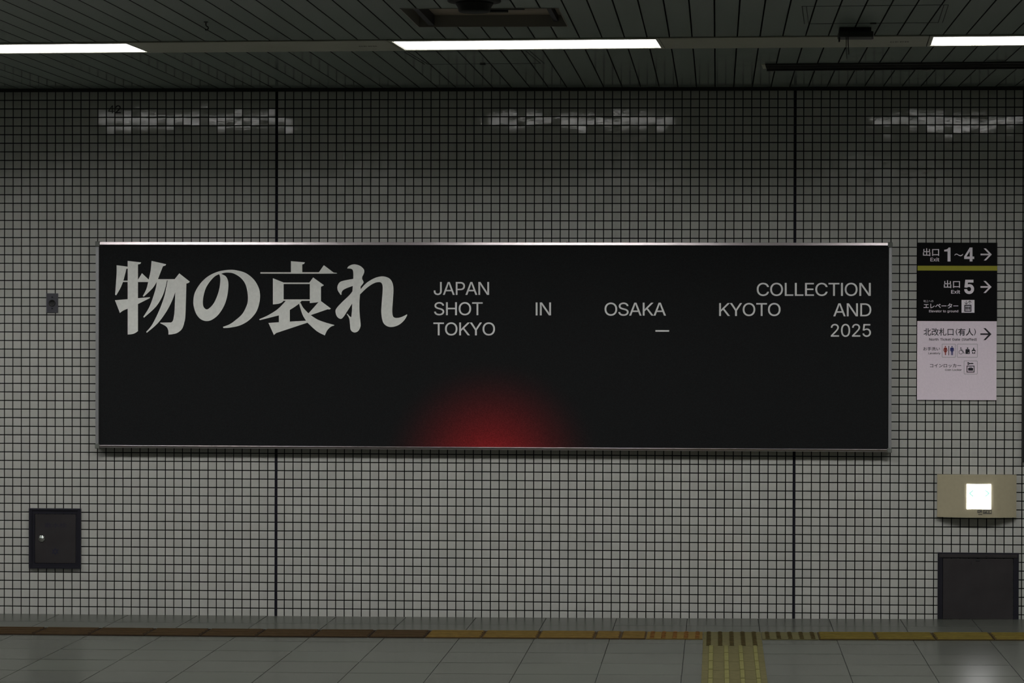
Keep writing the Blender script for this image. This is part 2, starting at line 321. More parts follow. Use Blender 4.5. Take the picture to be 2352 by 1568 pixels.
def tone_mat(name, col, lo, hi, rough, spec=0.5, stretch=None, bump=0.0, speck=0.0, rvar=0.0, mottle=0.0):
    # every tile of the mesh carries its own random 'tone'
    m = mat(name, col, rough, spec=spec); N, L = m.node_tree.nodes, m.node_tree.links; b = N['Principled BSDF']
    tc = N.new('ShaderNodeTexCoord')
    a = N.new('ShaderNodeAttribute'); a.attribute_name = 'tone'
    r = N.new('ShaderNodeMapRange'); r.inputs[3].default_value = lo; r.inputs[4].default_value = hi
    L.new(a.outputs['Fac'], r.inputs[0])
    f = r.outputs[0]
    for amp, sc in ((speck, 700.0), (mottle, 1.7)):
        if amp:
            n = N.new('ShaderNodeTexNoise'); n.inputs['Scale'].default_value = sc; n.inputs['Detail'].default_value = 3
            q = N.new('ShaderNodeMapRange'); q.inputs[1].default_value = .3; q.inputs[2].default_value = .7; q.inputs[3].default_value = 1 - amp; q.inputs[4].default_value = 1 + amp
            mu = N.new('ShaderNodeMath'); mu.operation = 'MULTIPLY'
            L.new(tc.outputs['Object'], n.inputs['Vector']); L.new(n.outputs['Fac'], q.inputs[0]); L.new(q.outputs[0], mu.inputs[0]); L.new(f, mu.inputs[1]); f = mu.outputs[0]
    v = N.new('ShaderNodeVectorMath'); v.operation = 'SCALE'; v.inputs[0].default_value = col
    L.new(f, v.inputs['Scale']); L.new(v.outputs[0], b.inputs['Base Color'])
    if rvar:
        q = N.new('ShaderNodeMapRange'); q.inputs[3].default_value = rough; q.inputs[4].default_value = rough + rvar
        L.new(a.outputs['Fac'], q.inputs[0]); L.new(q.outputs[0], b.inputs['Roughness'])
    if bump:
        mp = N.new('ShaderNodeMapping'); mp.inputs['Scale'].default_value = stretch or (1, 1, 1)
        n = N.new('ShaderNodeTexNoise'); n.inputs['Scale'].default_value = 1; n.inputs['Detail'].default_value = 2
        bp = N.new('ShaderNodeBump'); bp.inputs['Strength'].default_value = 1.0; bp.inputs['Distance'].default_value = bump
        L.new(tc.outputs['Object'], mp.inputs[0]); L.new(mp.outputs[0], n.inputs['Vector']); L.new(n.outputs['Fac'], bp.inputs['Height']); L.new(bp.outputs[0], b.inputs['Normal'])
    return m

M = {}
M['tile'] = tone_mat('glazed_wall_tile', (.455, .458, .43), .94, 1.06, .03, .75, (14, 14, 240), .00006, .05, .02)
M['grout'] = mat('dark_grout', (.006, .007, .007), .95, spec=.1)
M['joint'] = mat('joint_filler', (.007, .007, .013), .8, spec=.2)
M['plank'] = tone_mat('enamelled_ceiling_plank', (.35, .41, .385), .97, 1.03, .13, .5, None, 0, .05, .03)
M['gap'] = mat('dark_gap', (.006, .006, .006), .9)
M['trimblack'] = mat('black_ceiling_edge', (.012, .012, .012), .7)
M['slab'] = tone_mat('floor_slab', (.066, .071, .060), .96, 1.04, .24, .12, None, 0, .14, .05, mottle=.06)
M['floorjoint'] = mat('floor_joint', (.014, .015, .014), .9)
M['plain'] = mat('far_wall_paint', (.08, .08, .075), .5, var=.05)
M['cover'] = mat('ivory_cover_plate', (.50, .50, .41), .4, var=.03)
M['lamp'] = mat('light_panel', (.9, .9, .9), .5, emit=LAMP, ecol=(1, .985, .96))
M['tray'] = mat('grey_reflector', (.22, .22, .22), .6)
M['mark'] = mat('grey_print', (.12, .12, .10), .8)
M['alu'] = mat('brushed_aluminium', (.48, .44, .455), .30, metal=1.0, bump=.25, bscale=300)
M['alu2'] = mat('satin_aluminium', (.42, .43, .44), .45, metal=.8, bump=.2, bscale=300)
M['cap'] = mat('grey_plastic_cap', (.13, .14, .125), .6)
M['ink'] = mat('poster_lettering', (.80, .81, .77), .7, var=.05, vscale=60)
M['ink2'] = mat('poster_small_lettering', (.78, .78, .78), .7)
M['signblack'] = mat('sign_black', (.0025, .0025, .003), .6, spec=.12)
M['signyellow'] = mat('sign_yellow', (.33, .325, .006), .5)
M['signwhite'] = mat('sign_white', (.86, .75, .84), .7, var=.03, vscale=90)
M['pictowhite'] = mat('pictogram_white', (.88, .82, .88), .7)
M['blackprint'] = mat('black_print', (.008, .006, .014), .6)
M['red'] = mat('red_print', (.28, .025, .015), .6)
M['blue'] = mat('blue_print', (.02, .025, .16), .6)
M['steel'] = mat('dark_steel_door', (.044, .040, .042), .42, metal=.35, var=.15, vscale=9, bump=.2, bscale=400)
M['steelframe'] = mat('dark_steel_frame', (.016, .0155, .024), .45, metal=.3, var=.1)
M['navyprint'] = mat('navy_print', (.008, .010, .030), .6)
M['chrome'] = mat('chrome', (.85, .85, .85), .10, metal=1)
M['plate'] = mat('grey_metal_plate', (.085, .085, .10), .4, metal=.4)
M['hole'] = mat('black_rubber', (.004, .004, .004), .6)
M['housing'] = mat('olive_beige_housing', (.40, .36, .245), .5, var=.03, vscale=50)
M['lit'] = mat('lit_sign_face', (.9, .9, .9), .4, emit=SIGN, ecol=(1, .98, 1))
M['litcyan'] = mat('lit_sign_green_print', (.01, .02, .02), .6, spec=.1, emit=1.0, ecol=(.50, .98, .83))
M['sticker'] = mat('worn_sticker', (.10, .095, .08), .5)
M['darkfix'] = mat('dark_fixture', (.035, .035, .03), .5)
M['recess'] = mat('recess_panel', (.34, .28, .225), .6, var=.35, vscale=4)
M['recessframe'] = mat('recess_frame', (.30, .28, .25), .5)
M['rail'] = mat('dark_rail', (.03, .03, .028), .45)
M['pink'] = mat('pink', (.5, .5, .5), .5)
def tact(name, c): return mat(name, c, .85, spec=.12, var=.14, vscale=30, bump=.3, bscale=250)
M['tbrown'] = tact('brown_paver', (.075, .045, .020))
M['torange'] = tact('orange_yellow_paver', (.115, .076, .019))
M['tolive'] = tact('olive_yellow_paver', (.082, .074, .032))
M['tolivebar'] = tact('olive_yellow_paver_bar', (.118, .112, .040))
M['tdot'] = tact('dark_paver_dot', (.042, .032, .010))  # dots darker than the paver around them
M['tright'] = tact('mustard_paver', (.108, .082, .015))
# poster sheet: near-black print with a soft red sun printed at the lower edge
SUN = at(1128, 1082, -.06); SUN_R = 0.66
m = mat('poster_sheet', (.016, .016, .016), .85, spec=.12); N, L = m.node_tree.nodes, m.node_tree.links; b = N['Principled BSDF']
g = N.new('ShaderNodeNewGeometry'); d = N.new('ShaderNodeVectorMath'); d.operation = 'DISTANCE'; d.inputs[1].default_value = SUN
r = N.new('ShaderNodeMapRange'); r.inputs[1].default_value = SUN_R; r.inputs[2].default_value = 0.10; r.interpolation_type = 'LINEAR'
pw = N.new('ShaderNodeMath'); pw.operation = 'POWER'; pw.inputs[1].default_value = 2.2
mx = N.new('ShaderNodeMix'); mx.data_type = 'RGBA'; mx.inputs[6].default_value = (.0112, .0118, .0125, 1); mx.inputs[7].default_value = (.29, .017, .020, 1)
n = N.new('ShaderNodeTexNoise'); n.inputs['Scale'].default_value = 260; n.inputs['Detail'].default_value = 4
q = N.new('ShaderNodeMapRange'); q.inputs[1].default_value = .35; q.inputs[2].default_value = .75; q.inputs[3].default_value = .8; q.inputs[4].default_value = 1.5
s = N.new('ShaderNodeVectorMath'); s.operation = 'SCALE'
L.new(g.outputs['Position'], d.inputs[0]); L.new(d.outputs['Value'], r.inputs[0]); L.new(r.outputs[0], pw.inputs[0]); L.new(pw.outputs[0], mx.inputs[0])
L.new(g.outputs['Position'], n.inputs['Vector']); L.new(n.outputs['Fac'], q.inputs[0]); L.new(mx.outputs[2], s.inputs[0]); L.new(q.outputs[0], s.inputs['Scale']); L.new(s.outputs[0], b.inputs['Base Color'])
M['poster'] = m

# ------------------------------------------------------------------ setting: tiled wall
XL, XR, YB = -7.0, 10.0, -20.0
def quads_mesh(name, V, F, tone, mats, mi=None):
    me = bpy.data.meshes.new(name)
    me.vertices.add(len(V)); me.vertices.foreach_set('co', np.asarray(V, dtype=np.float32).ravel())
    F = np.asarray(F, dtype=np.int32); n = len(F)
    me.loops.add(4 * n); me.loops.foreach_set('vertex_index', F.ravel())
    me.polygons.add(n); me.polygons.foreach_set('loop_start', np.arange(n, dtype=np.int32) * 4)
    if mi is not None: me.polygons.foreach_set('material_index', np.asarray(mi, dtype=np.int32))
    me.polygons.foreach_set('use_smooth', np.zeros(n, dtype=bool))
    me.update(calc_edges=True); me.validate()
    a = me.attributes.new('tone', 'FLOAT', 'FACE'); a.data.foreach_set('value', np.asarray(tone, dtype=np.float32))
    return link(name, me, mats)

def tiles(cells, face_y, bev, lip, tilt_sd):
    # cells: (x0,x1,z0,z1) ; every tile is a real block with a bevelled rim, set a hair out of true
    C = np.array(cells); n = len(C)
    x0, x1, z0, z1 = C.T; cx, cz = (x0 + x1) / 2, (z0 + z1) / 2
    ta = rng.normal(0, tilt_sd, n); tb = rng.normal(0, tilt_sd, n)
    ta += .0015 * np.sin(cx * 2.1 + cz * 1.3); tb += .0012 * np.sin(cx * 3.3 - cz * 2.2 + 1)
    tone = rng.random(n)
    V = np.zeros((n, 12, 3))
    sx = np.array([0, 1, 1, 0]); sz = np.array([0, 0, 1, 1])
    for k in range(4):
        X = np.where(sx[k], x1, x0); Z = np.where(sz[k], z1, z0); ix = 1 - 2 * sx[k]; iz = 1 - 2 * sz[k]
        for j, (ins, y) in enumerate(((bev, face_y), (0, face_y + lip), (0, 0.0))):
            xx = X + ins * ix; zz = Z + ins * iz
            V[:, j * 4 + k, 0] = xx; V[:, j * 4 + k, 2] = zz
            V[:, j * 4 + k, 1] = y + ((ta * (xx - cx) + tb * (zz - cz)) if j < 2 else 0)
    fs = [[0, 1, 2, 3]] + [[4 + k, 4 + (k + 1) % 4, (k + 1) % 4, k] for k in range(4)] + [[8 + k, 8 + (k + 1) % 4, 4 + (k + 1) % 4, 4 + k] for k in range(4)]
    F = (np.arange(n)[:, None, None] * 12 + np.array(fs)[None]).reshape(-1, 4)
    return V.reshape(-1, 3), F, np.repeat(tone, 9)

G = 0.0057; JW = 0.0082
spans = []
k = 0
while -(.98 + k + 1) * P_ > XL: spans.append((-(.98 + k + 1) * P_ + G / 2, -(.98 + k) * P_ - G / 2)); k += 1
spans.append((-.98 * P_ + G / 2, -JW)); spans.append((JW, .98 * P_ - G / 2))
for k in range(58): spans.append(((.98 + k) * P_ + G / 2, (.99 + k + .99) * P_ - G / 2))
J2 = 59.96 * P_
spans.append((58.98 * P_ + G / 2, J2 - JW)); spans.append((J2 + JW, J2 + .98 * P_ - G / 2))
k = 0
while J2 + (.98 + k + 1) * P_ < XR: spans.append((J2 + (.98 + k) * P_ + G / 2, J2 + (.98 + k + 1) * P_ - G / 2)); k += 1
rows = [(0.0, Z60 - G / 2)] + [(Z60 + j * P_ + G / 2, Z60 + (j + 1) * P_ - G / 2) for j in range(59)] + [(Z60 + 59 * P_ + G / 2, ZT)]
cells = []
for a, b_ in spans:
    for z0, z1 in rows:
        cells.append((a, b_, z0 if z0 > 0 else fz((a + b_) / 2) - .002, z1))
V, F, T = tiles(cells, -.006, .0009, .0007, .0047)
nb = len(V)
V = np.vstack([V, [(XL, 0, -.3), (XR, 0, -.3), (XR, 0, ZC + .1), (XL, 0, ZC + .1)]])
V[:, 1] += .006          # tile faces lie in the plane y=0
F = np.vstack([F, [[nb, nb + 1, nb + 2, nb + 3]]]); T = np.append(T, .5)
mi = np.zeros(len(F), dtype=np.int32); mi[-1] = 1
wall = quads_mesh('wall_back', V, F, T, [M['tile'], M['grout']], mi); tag(wall, kind='structure')
for i, x in enumerate((0.0, J2)):
    o = MB().box(x - JW + .0006, x + JW - .0006, -.0005, .005, -.02, ZT).build('trim_%d' % (i + 1), M['joint']); tag(o, kind='structure')
o = MB().box(XL, XR, -.012, .006, ZT, ZC + .05).build('trim_3', M['trimblack']); tag(o, kind='structure')

# far sides of the concourse, behind and beside the camera
o = MB().box(XL, XR, YB - .1, YB, -.2, ZC + .1).build('wall_front', M['plain']); tag(o, kind='structure')
o = MB().box(XL - .1, XL, YB, .1, -.2, ZC + .1).build('wall_left', M['plain']); tag(o, kind='structure')
o = MB().box(XR, XR + .1, YB, .1, -.2, ZC + .1).build('wall_right', M['plain']); tag(o, kind='structure')

# ------------------------------------------------------------------ setting: floor
fx = [XL] + [2.388 + .4063 * k for k in range(-23, 19)] + [XR]
fx = sorted(x for x in fx if XL <= x <= XR)
fy = [0.0] + [-.36 - .392 * k for k in range(0, 51) if -.36 - .392 * k > YB] + [YB]
V, F, T = [], [], []
gx, gy = .0022, .0034
for i in range(len(fx) - 1):
    for j in range(len(fy) - 1):
        a, c = fx[i] + gx, fx[i + 1] - gx; y1, y0 = fy[j] - gy, fy[j + 1] + gy
        b0 = len(V); dz = rng.normal(0, .0002, 4)
        for (X, Y), e in zip(((a, y0), (c, y0), (c, y1), (a, y1)), dz): V.append((X, Y, fz(X) + e))
        for X, Y in ((a, y0), (c, y0), (c, y1), (a, y1)): V.append((X, Y, fz(X) - .004))
        F.append((b0, b0 + 1, b0 + 2, b0 + 3)); F += [(b0 + 4 + q, b0 + 4 + (q + 1) % 4, b0 + (q + 1) % 4, b0 + q) for q in range(4)]
        T += [rng.random()] * 5
mi = [0] * len(F)
xs = np.linspace(XL, XR, 60)
for i in range(59):
    b0 = len(V)
    V += [(xs[i], YB, fz(xs[i]) - .0025), (xs[i + 1], YB, fz(xs[i + 1]) - .0025), (xs[i + 1], .006, fz(xs[i + 1]) - .0025), (xs[i], .006, fz(xs[i]) - .0025)]
    F.append((b0, b0 + 1, b0 + 2, b0 + 3)); T.append(.5); mi.append(1)
fl = quads_mesh('floor', V, F, T, [M['slab'], M['floorjoint']], mi); tag(fl, kind='structure')

# ------------------------------------------------------------------ setting: ceiling of long enamelled planks
SK = -.05                                            # fixtures sit slightly off square to the wall
def sk(x, y, xc): return y + SK * (x - xc)
HX0, HX1, HY0, HY1 = 1.187, 1.872, -3.72, -3.045    # open hatch
V, F, T = [], [], []
PMI = []
PW = .1066; k0 = int((XL - .833) / PW) - 1
ROWY = -2.335; ROT = -.047
ROWS = ((ROWY, ROT), (-9.2, 0.0))
def rowy(i, X): return ROWS[i][0] + math.tan(ROWS[i][1]) * (X - 1.9)
def plank(a, c, y0, y1, t):
    # cut the plank wherever a light row crosses it
    seg = [((y0, y0), (y1, y1))]
    for i in range(2):
        new = []
        for lo, hi in seg:
            m_ = rowy(i, (a + c) / 2)
            if lo[0] < m_ < hi[0]:
                new.append((lo, (rowy(i, a) - .236, rowy(i, c) - .236))); new.append(((rowy(i, a) + .228, rowy(i, c) + .228), hi))
            else: new.append((lo, hi))
        seg = new
    for lo, hi in seg: plank1(a, c, lo, hi, t)
def plank1(a, c, lo, hi, t):
    b0 = len(V)
    for Z in (ZC, ZC + .02):
        for X, Y in ((a, lo[0]), (c, lo[1]), (c, hi[1]), (a, hi[0])): V.append((X, Y, Z))
    F.extend([(b0, b0 + 3, b0 + 2, b0 + 1)] + [(b0 + q, b0 + (q + 1) % 4, b0 + 4 + (q + 1) % 4, b0 + 4 + q) for q in range(4)]); T.extend([t] * 5); PMI.extend([0, 1, 1, 1, 1])  # plank sides coloured dark to paint the shade inside the grooves
kk = k0
while .833 + kk * PW < XR:
    a = max(XL, .833 + kk * PW + .0034); c = min(XR, .833 + (kk + 1) * PW - .0034); t = rng.random(); kk += 1
    if c <= a: continue
    if c < HX0 or a > HX1: plank(a, c, YB, -.012, t); continue
    plank(a, c, YB, HY0, t); plank(a, c, HY1, -.012, t)
    if a < HX0: plank(a, HX0, HY0, HY1, t)
    if c > HX1: plank(HX1, c, HY0, HY1, t)
mi = PMI
def back(x0, x1, y0, y1):
    b0 = len(V); V.extend([(x0, y0, ZC + .1), (x1, y0, ZC + .1), (x1, y1, ZC + .1), (x0, y1, ZC + .1)]); F.append((b0, b0 + 3, b0 + 2, b0 + 1)); T.append(.5); mi.append(1)
back(XL, XR, YB, .006)
ce = quads_mesh('ceiling', V, F, T, [M['plank'], M['gap']], mi); tag(ce, kind='structure')

# ------------------------------------------------------------------ ceiling: light rows
def rot_about(xc, yc, a):
    ca, sa = math.cos(a), math.sin(a)
    return lambda v: Vector((xc + (v.x - xc) * ca - (v.y - yc) * sa, yc + (v.x - xc) * sa + (v.y - yc) * ca, v.z))
LW, LD = .185, .078                                   # half width and depth of a light opening
def flanges(t, b=None):
    for y0, y1 in ((-.226, -LW - .003), (LW + .003, .226)): MB().box(-.0185, 1.2805, y0, y1, -.006, 0, .001).build('side_flange', M['cover'], t)
def make_light():
    t = thing('ceiling_light', 'ceiling light', 'ceiling light')
    MB().box(0, 1.262, -LW, LW, LD - .002, LD).build('diffuser', M['lamp'], t)
    b = MB()
    for y0, y1 in ((-LW - .003, -LW), (LW, LW + .003)): b.box(-.003, 1.265, y0, y1, -.003, LD + .004)
    for x0, x1 in ((-.003, 0), (1.262, 1.265)): b.box(x0, x1, -LW, LW, -.003, LD + .004)
    b.box(-.003, 1.265, -LW - .003, LW + .003, LD + .001, LD + .004)
    b.build('reflector_tray', M['tray'], t)
    for x0, x1 in ((-.0185, -.0035), (1.2655, 1.2805)): MB().box(x0, x1, -LW - .002, LW + .002, -.006, 0, .001).build('end_cap', M['cover'], t)
    flanges(t)
    return t
def make_cover():
    t = thing('light_row_cover', 'cover', 'ceiling cover plate')
    MB().box(-.0005, 1.2675, -.226, .226, -.006, 0, .001).build('plate', M['cover'], t)
    b = MB()
    for i, w_ in enumerate((.012, .010, .014, .006, .014, .010, .013, .012)): b.box(1.262 - .172 + i * .0115, 1.262 - .172 + i * .0115 + w_ * .62, -.012, .012, -.0066, -.006)
    b.build('small_print', M['mark'], t)
    return t
def dup(root, loc, rotz):
    r_ = root.copy(); COL.objects.link(r_); r_.location = loc; r_.rotation_euler = (0, 0, rotz)
    for ch in list(root.children):
        c_ = ch.copy(); COL.objects.link(c_); c_.parent = r_
    return r_
light0, cover0 = make_light(), make_cover()
L_first = C_first = True
for row, (ry, rot) in enumerate(ROWS):
    for k in range(-3, 4):
        x = 1.005 + 2.57 * k; xc = 1.9
        y = ry + math.tan(rot) * (x - xc)
        if x < XL + .1 or x + 1.3 > XR: continue
        if L_first: o = light0; o.location = (x, y, ZC); o.rotation_euler = (0, 0, rot); L_first = False
        else: o = dup(light0, (x, y, ZC), rot)
        seen = {-1: 'glowing white ceiling light strip running off the left edge of the view',
                0: 'glowing white ceiling light strip in the middle, beyond the dark open ceiling hatch',
                1: 'glowing white ceiling light strip cut off by the right edge of the view'}
        if row == 0 and k in seen: tag(o, seen[k], 'ceiling light', 'ceiling light strips above the tiled wall')
        else: tag(o, 'ceiling light strip outside the view, lighting the rest of the hall', 'ceiling light', 'ceiling light strips outside the view')
        xx = x + 1.2815
        if xx + 1.3 > XR: continue
        yy = ry + math.tan(rot) * (xx - xc)
        if C_first: o = cover0; o.location = (xx, yy, ZC); o.rotation_euler = (0, 0, rot); C_first = False
        else: o = dup(cover0, (xx, yy, ZC), rot)
        seen = {-1: 'unlit ivory cover plate filling the gap between the left and middle light strips',
                0: 'unlit ivory cover plate between the middle and right light strips, behind the dark bracket'}
        if row == 0 and k in seen: tag(o, seen[k], 'cover plate', 'unlit plates between the light strips')
        else: tag(o, 'unlit cover plate outside the view, between light strips', 'cover plate', 'unlit plates outside the view')
# ------------------------------------------------------------------ ceiling: open hatch with dark inside
t = thing('ceiling_hatch', 'open ceiling hatch with dusty brown inside, behind the dark dome fixture', 'ceiling hatch', (1.53, -3.38, ZC))
D = .055
b = MB()
b.box(HX0, HX1, HY0, HY0 + .004, ZC - .002, ZC + D); b.box(HX0, HX1, HY1 - .004, HY1, ZC - .002, ZC + D)
b.box(HX0, HX0 + .004, HY0, HY1, ZC - .002, ZC + D); b.box(HX1 - .004, HX1, HY0, HY1, ZC - .002, ZC + D)
b.build('frame', M['recessframe'], t)
MB().box(HX0 + .004, HX1 - .004, HY0 + .004, HY1 - .004, ZC + D - .004, ZC + D).build('back_panel', M['recess'], t)
MB().box(HX0 + .05, HX0 + .075, HY0 + .01, HY1 - .01, ZC + .004, ZC + D - .004).build('inner_rib', M['steelframe'], t)
MB().box(HX1 - .065, HX1 - .045, HY0 + .01, HY1 - .01, ZC + .02, ZC + D - .004).build('inner_rib', M['steelframe'], t)
for x0, x1, y in ((1.42, 1.70, -3.42), (1.52, 1.62, -3.33)):
    MB().box(x0, x1, y, y + .04, ZC + D - .022, ZC + D - .004, .002).build('slot_vent', M['gap'], t)
t = thing('ceiling_dome', 'round dark dome fixture hanging under the ceiling at the top edge', 'ceiling dome', (1.535, -3.99, ZC))
MB().lathe([(.112, 0), (.113, -.005), (.108, -.009), (.08, -.012)], (1.535, -3.99, ZC), n=48).build('rim', M['hole'], t)
MB().lathe([(.082, -.010), (.078, -.018), (.070, -.030), (.066, -.046), (.062, -.050), (.005, -.051)], (1.535, -3.99, ZC), n=48).build('dome', M['hole'], t)

# ------------------------------------------------------------------ ceiling: flush access panels
def access(x0, x1, y0, y1, label, latch_x):
    xc, yc = (x0 + x1) / 2, (y0 + y1) / 2; Rr = rot_about(xc, yc, -.05)
    t = thing('access_panel', label, 'access panel', (xc, yc, ZC), 'flush access panels in the ceiling')
    b = MB(); g_ = .0028
    for a, c in ((0, 0), (.019, .0)):
        b.box(x0 + a, x0 + a + g_, y0, y1, ZC - .0012, ZC); b.box(x1 - a - g_, x1 - a, y0, y1, ZC - .0012, ZC)
    b.box(x0, x1, y0, y0 + g_, ZC - .0012, ZC); b.box(x0 + .02, x1 - .02, y1 - g_ * 1.5, y1, ZC - .0012, ZC)
    b.xf(Rr).build('seam_frame', M['gap'], t)
    MB().box(latch_x - .014, latch_x + .014, y1 - .022, y1 + .002, ZC - .006, ZC, .002).xf(Rr).build('latch', M['hole'], t)
access(1.0, 1.635, -1.985, -1.36, 'flush ceiling access panel just below the middle light strip', 1.311)
access(2.925, 3.545, -3.76, -3.12, 'flush ceiling access panel above the dark bracket, near the top right', 3.235)

# ------------------------------------------------------------------ ceiling: slotted rail, bracket, hook
Rr = rot_about(3.4, -1.25, -.058)
t = thing('slot_rail', 'long dark slotted rail on the ceiling running to the right edge', 'ceiling rail', (3.4, -1.25, ZC))
b = MB()
for y0, y1, z in ((-.125, -.105, .010), (-.06, -.045, .012), (.005, .02, .012), (.10, .122, .016)): b.box(2.806, 6.5, -1.25 + y0, -1.25 + y1, ZC - z, ZC)
b.xf(Rr).build('ridges', M['rail'], t)
MB().box(2.806, 6.5, -1.37, -1.132, ZC - .005, ZC).xf(Rr).build('bed', M['gap'], t)
MB().box(2.785, 2.806, -1.365, -1.135, ZC - .004, ZC, .001).xf(Rr).build('end_cap', M['cover'], t)
MB().tube([(3.30, -1.15, ZC - .017), (3.312, -1.16, ZC - .024), (3.322, -1.17, ZC - .017)], .0016).build('wire_clip', M['alu'], t)
MB().tube([(3.62, -1.17, ZC - .017), (3.65, -1.19, ZC - .026), (3.675, -1.20, ZC - .017)], .0016).build('wire_clip', M['alu'], t)

yb = -2.92
t = thing('hanging_bracket', 'small dark bracket box under the ceiling with two thin rods hanging down', 'ceiling bracket', (3.18, yb, ZC))
MB().box(3.107, 3.252, yb - .05, yb + .05, ZC - .018, ZC, .003).build('mounting_plate', M['hole'], t)
MB().box(3.103, 3.262, yb - .055, yb + .055, ZC - .046, ZC - .018, .006).build('housing', M['darkfix'], t)
MB().box(3.103, 3.110, yb - .05, yb - .02, ZC - .066, ZC - .040, .002).build('lug', M['darkfix'], t)
MB().box(3.255, 3.263, yb - .05, yb - .02, ZC - .056, ZC - .030, .002).build('lug', M['alu'], t)
MB().tube([(3.144, yb - .058, ZC - .02), (3.146, yb - .06, ZC - .08), (3.150, yb - .06, ZC - .125)], .0022).build('rod', M['darkfix'], t)
MB().tube([(3.138, yb - .05, ZC - .046), (3.138, yb - .055, ZC - .10), (3.140, yb - .055, ZC - .146)], .0016).build('rod', M['rail'], t)

xh, yh = .252, -3.26
t = thing('ceiling_hook', 'tiny dark hook hanging from the ceiling above the left light gap', 'hook', (xh, yh, ZC))
pts = [(xh, yh, ZC), (xh, yh, ZC - .016), (xh + .004, yh, ZC - .020)]
for k in range(10):
    a = math.radians(90 - 25 * k); pts.append((xh + .002 + .0085 * math.cos(a), yh, ZC - .0285 + .0085 * math.sin(a)))
MB().tube(pts, .0026, 8).build('hook_wire', M['hole'], t)
MB().lathe([(.010, 0), (.010, -.003), (.004, -.004)], (xh, yh, ZC), n=20).build('base_disc', M['rail'], t)

# ------------------------------------------------------------------ billboard
BY = -.06
bx0, bx1 = at(220, 790, BY).x, at(2048, 800, BY).x
px0, px1 = at(227.2, 790, BY).x, at(2041, 800, BY).x
zt, zti = (at(600, 555.6, BY).z + at(1700, 557.3, BY).z) / 2, (at(600, 562.3, BY).z + at(1700, 563.8, BY).z) / 2
zb, zbi = (at(600, 1029.0, BY).z + at(1700, 1037.2, BY).z) / 2, (at(600, 1023.0, BY).z + at(1700, 1030.0, BY).z) / 2
t = thing('billboard', 'wide black poster board with white Japanese lettering and a red glow, on the tiled wall', 'billboard', ((bx0 + bx1) / 2, 0, zb))
BB = t
MB().box(bx0 + .004, bx1 - .004, -.052, -.0005, zb + .004, zt - .004).build('back_box', M['cap'], t)
MB().box(px0 - .004, px1 + .004, -.0595, -.052, zbi - .004, zti + .004).build('poster_sheet', M['poster'], t)
def prof_rail(name, a, c, z0, z1, tilt, lip=False):
    # extruded along x; the face leans back by `tilt` so that it looks slightly upwards
    b = MB(); h = z1 - z0; y0, y1 = -.066, -.066 + math.tan(tilt) * h
    prof = [(0.0 - .001, z0), (y0, z0), (y0 - .0, z0 + h * .12), (y1 - .001, z1 - h * .06), (y1 + .001, z1), (-.001, z1)]
    if lip: prof = [(-.001, z0), (-.058, z0), (-.062, z0 + h * .22), (-.064, z0 + h * .30), (-.067, z0 + h * .72), (-.065, z0 + h * .76), (-.069, z0 + h * .80), (-.067, z1), (-.001, z1)]
    n_ = len(prof)
    b.add([(x, y, z) for x in (a, c) for y, z in prof], [tuple(range(n_)), tuple(range(n_, 2 * n_))] + [(i, (i + 1) % n_, n_ + (i + 1) % n_, n_ + i) for i in range(n_)])
    return b.build(name, M['alu'], t)
prof_rail('frame_rail', bx0 + .024, bx1 - .024, zti, zt, math.radians(12))
prof_rail('frame_rail', bx0 + .024, bx1 - .024, zb, zbi, 0, True)
for a, c in ((bx0, px0), (px1, bx1)):
    MB().box(a, c, -.066, -.001, zb + .022, zt - .028, .0022).build('frame_stile', M['alu2'], t)
MB().box(bx0 - .0005, bx0 + .006, -.0665, -.0662, at(220, 711.2, BY).z - .0008, at(220, 711.2, BY).z + .0008).build('stile_seam', M['gap'], t)
cw = .026
for cx0, cx1 in ((bx0 - .003, bx0 - .003 + cw), (bx1 + .003 - cw, bx1 + .003)):
    MB().box(cx0, cx1, -.069, -.001, zt - cw, zt + .003, .004).build('corner_cap', M['cap'], t)
    MB().box(cx0, cx1, -.069, -.001, zb - .004, zb - .004 + cw, .004).build('corner_cap', M['cap'], t)

S = 6.1895
KA = lambda u, v: (220 + u / S, 550 + v / S)
KB = lambda u, v: (590 + u / S, 550 + v / S)
TY = -.0601
s = 1
art('headline_character', [
 [(453,303),(645,324),(632,345,s),(600,353),(600,1300),(565,1325,s),(520,1343,s),(453,1350)],
 [(296,364),(460,386),(460,412),(435,416),(420,480,s),(390,590,s),(350,690,s),(290,793),(275,783),(288,600,s),(296,480,s)],
 [(384,583),(460,583),(460,603),(378,603)],
 [(596,576),(657,478),(756,572),(752,603),(596,603)],
 [(272,862),(453,847),(600,833),(770,818),(768,832),(600,916),(453,982),(385,1012,s),(343,1043)],
 [(793,303),(1000,350),(990,368,s),(970,375,s),(955,380),(935,430,s),(888,552),(862,610,s),(800,700,s),(682,812),(668,802),(720,700,s),(752,570,s),(780,440,s)],
 [(880,562),(1122,562),(1187,480),(1337,598),(1320,615,s),(1288,625),(1275,1060,s),(1258,1180,s),(1225,1270,s),(1160,1325,s),(1090,1345,s),(1033,1350),(1030,1290,s),(1000,1235,s),(915,1188),(918,1180),(1070,1178),(1095,1155,s),(1110,1090,s),(1120,1000,s),(1130,750),(1060,700),(1018,579),(868,592)],
 [(868,592),(1014,576),(985,700,s),(940,820,s),(850,960,s),(685,1110),(675,1098),(760,960,s),(820,800,s),(855,680,s)],
 [(1022,580),(1140,600),(1130,750),(1080,880,s),(1000,1030,s),(880,1190,s),(725,1325),(717,1310),(800,1210,s),(900,1010,s),(970,820,s),(1000,690,s)],
], [], KA, TY, M['ink'], t)
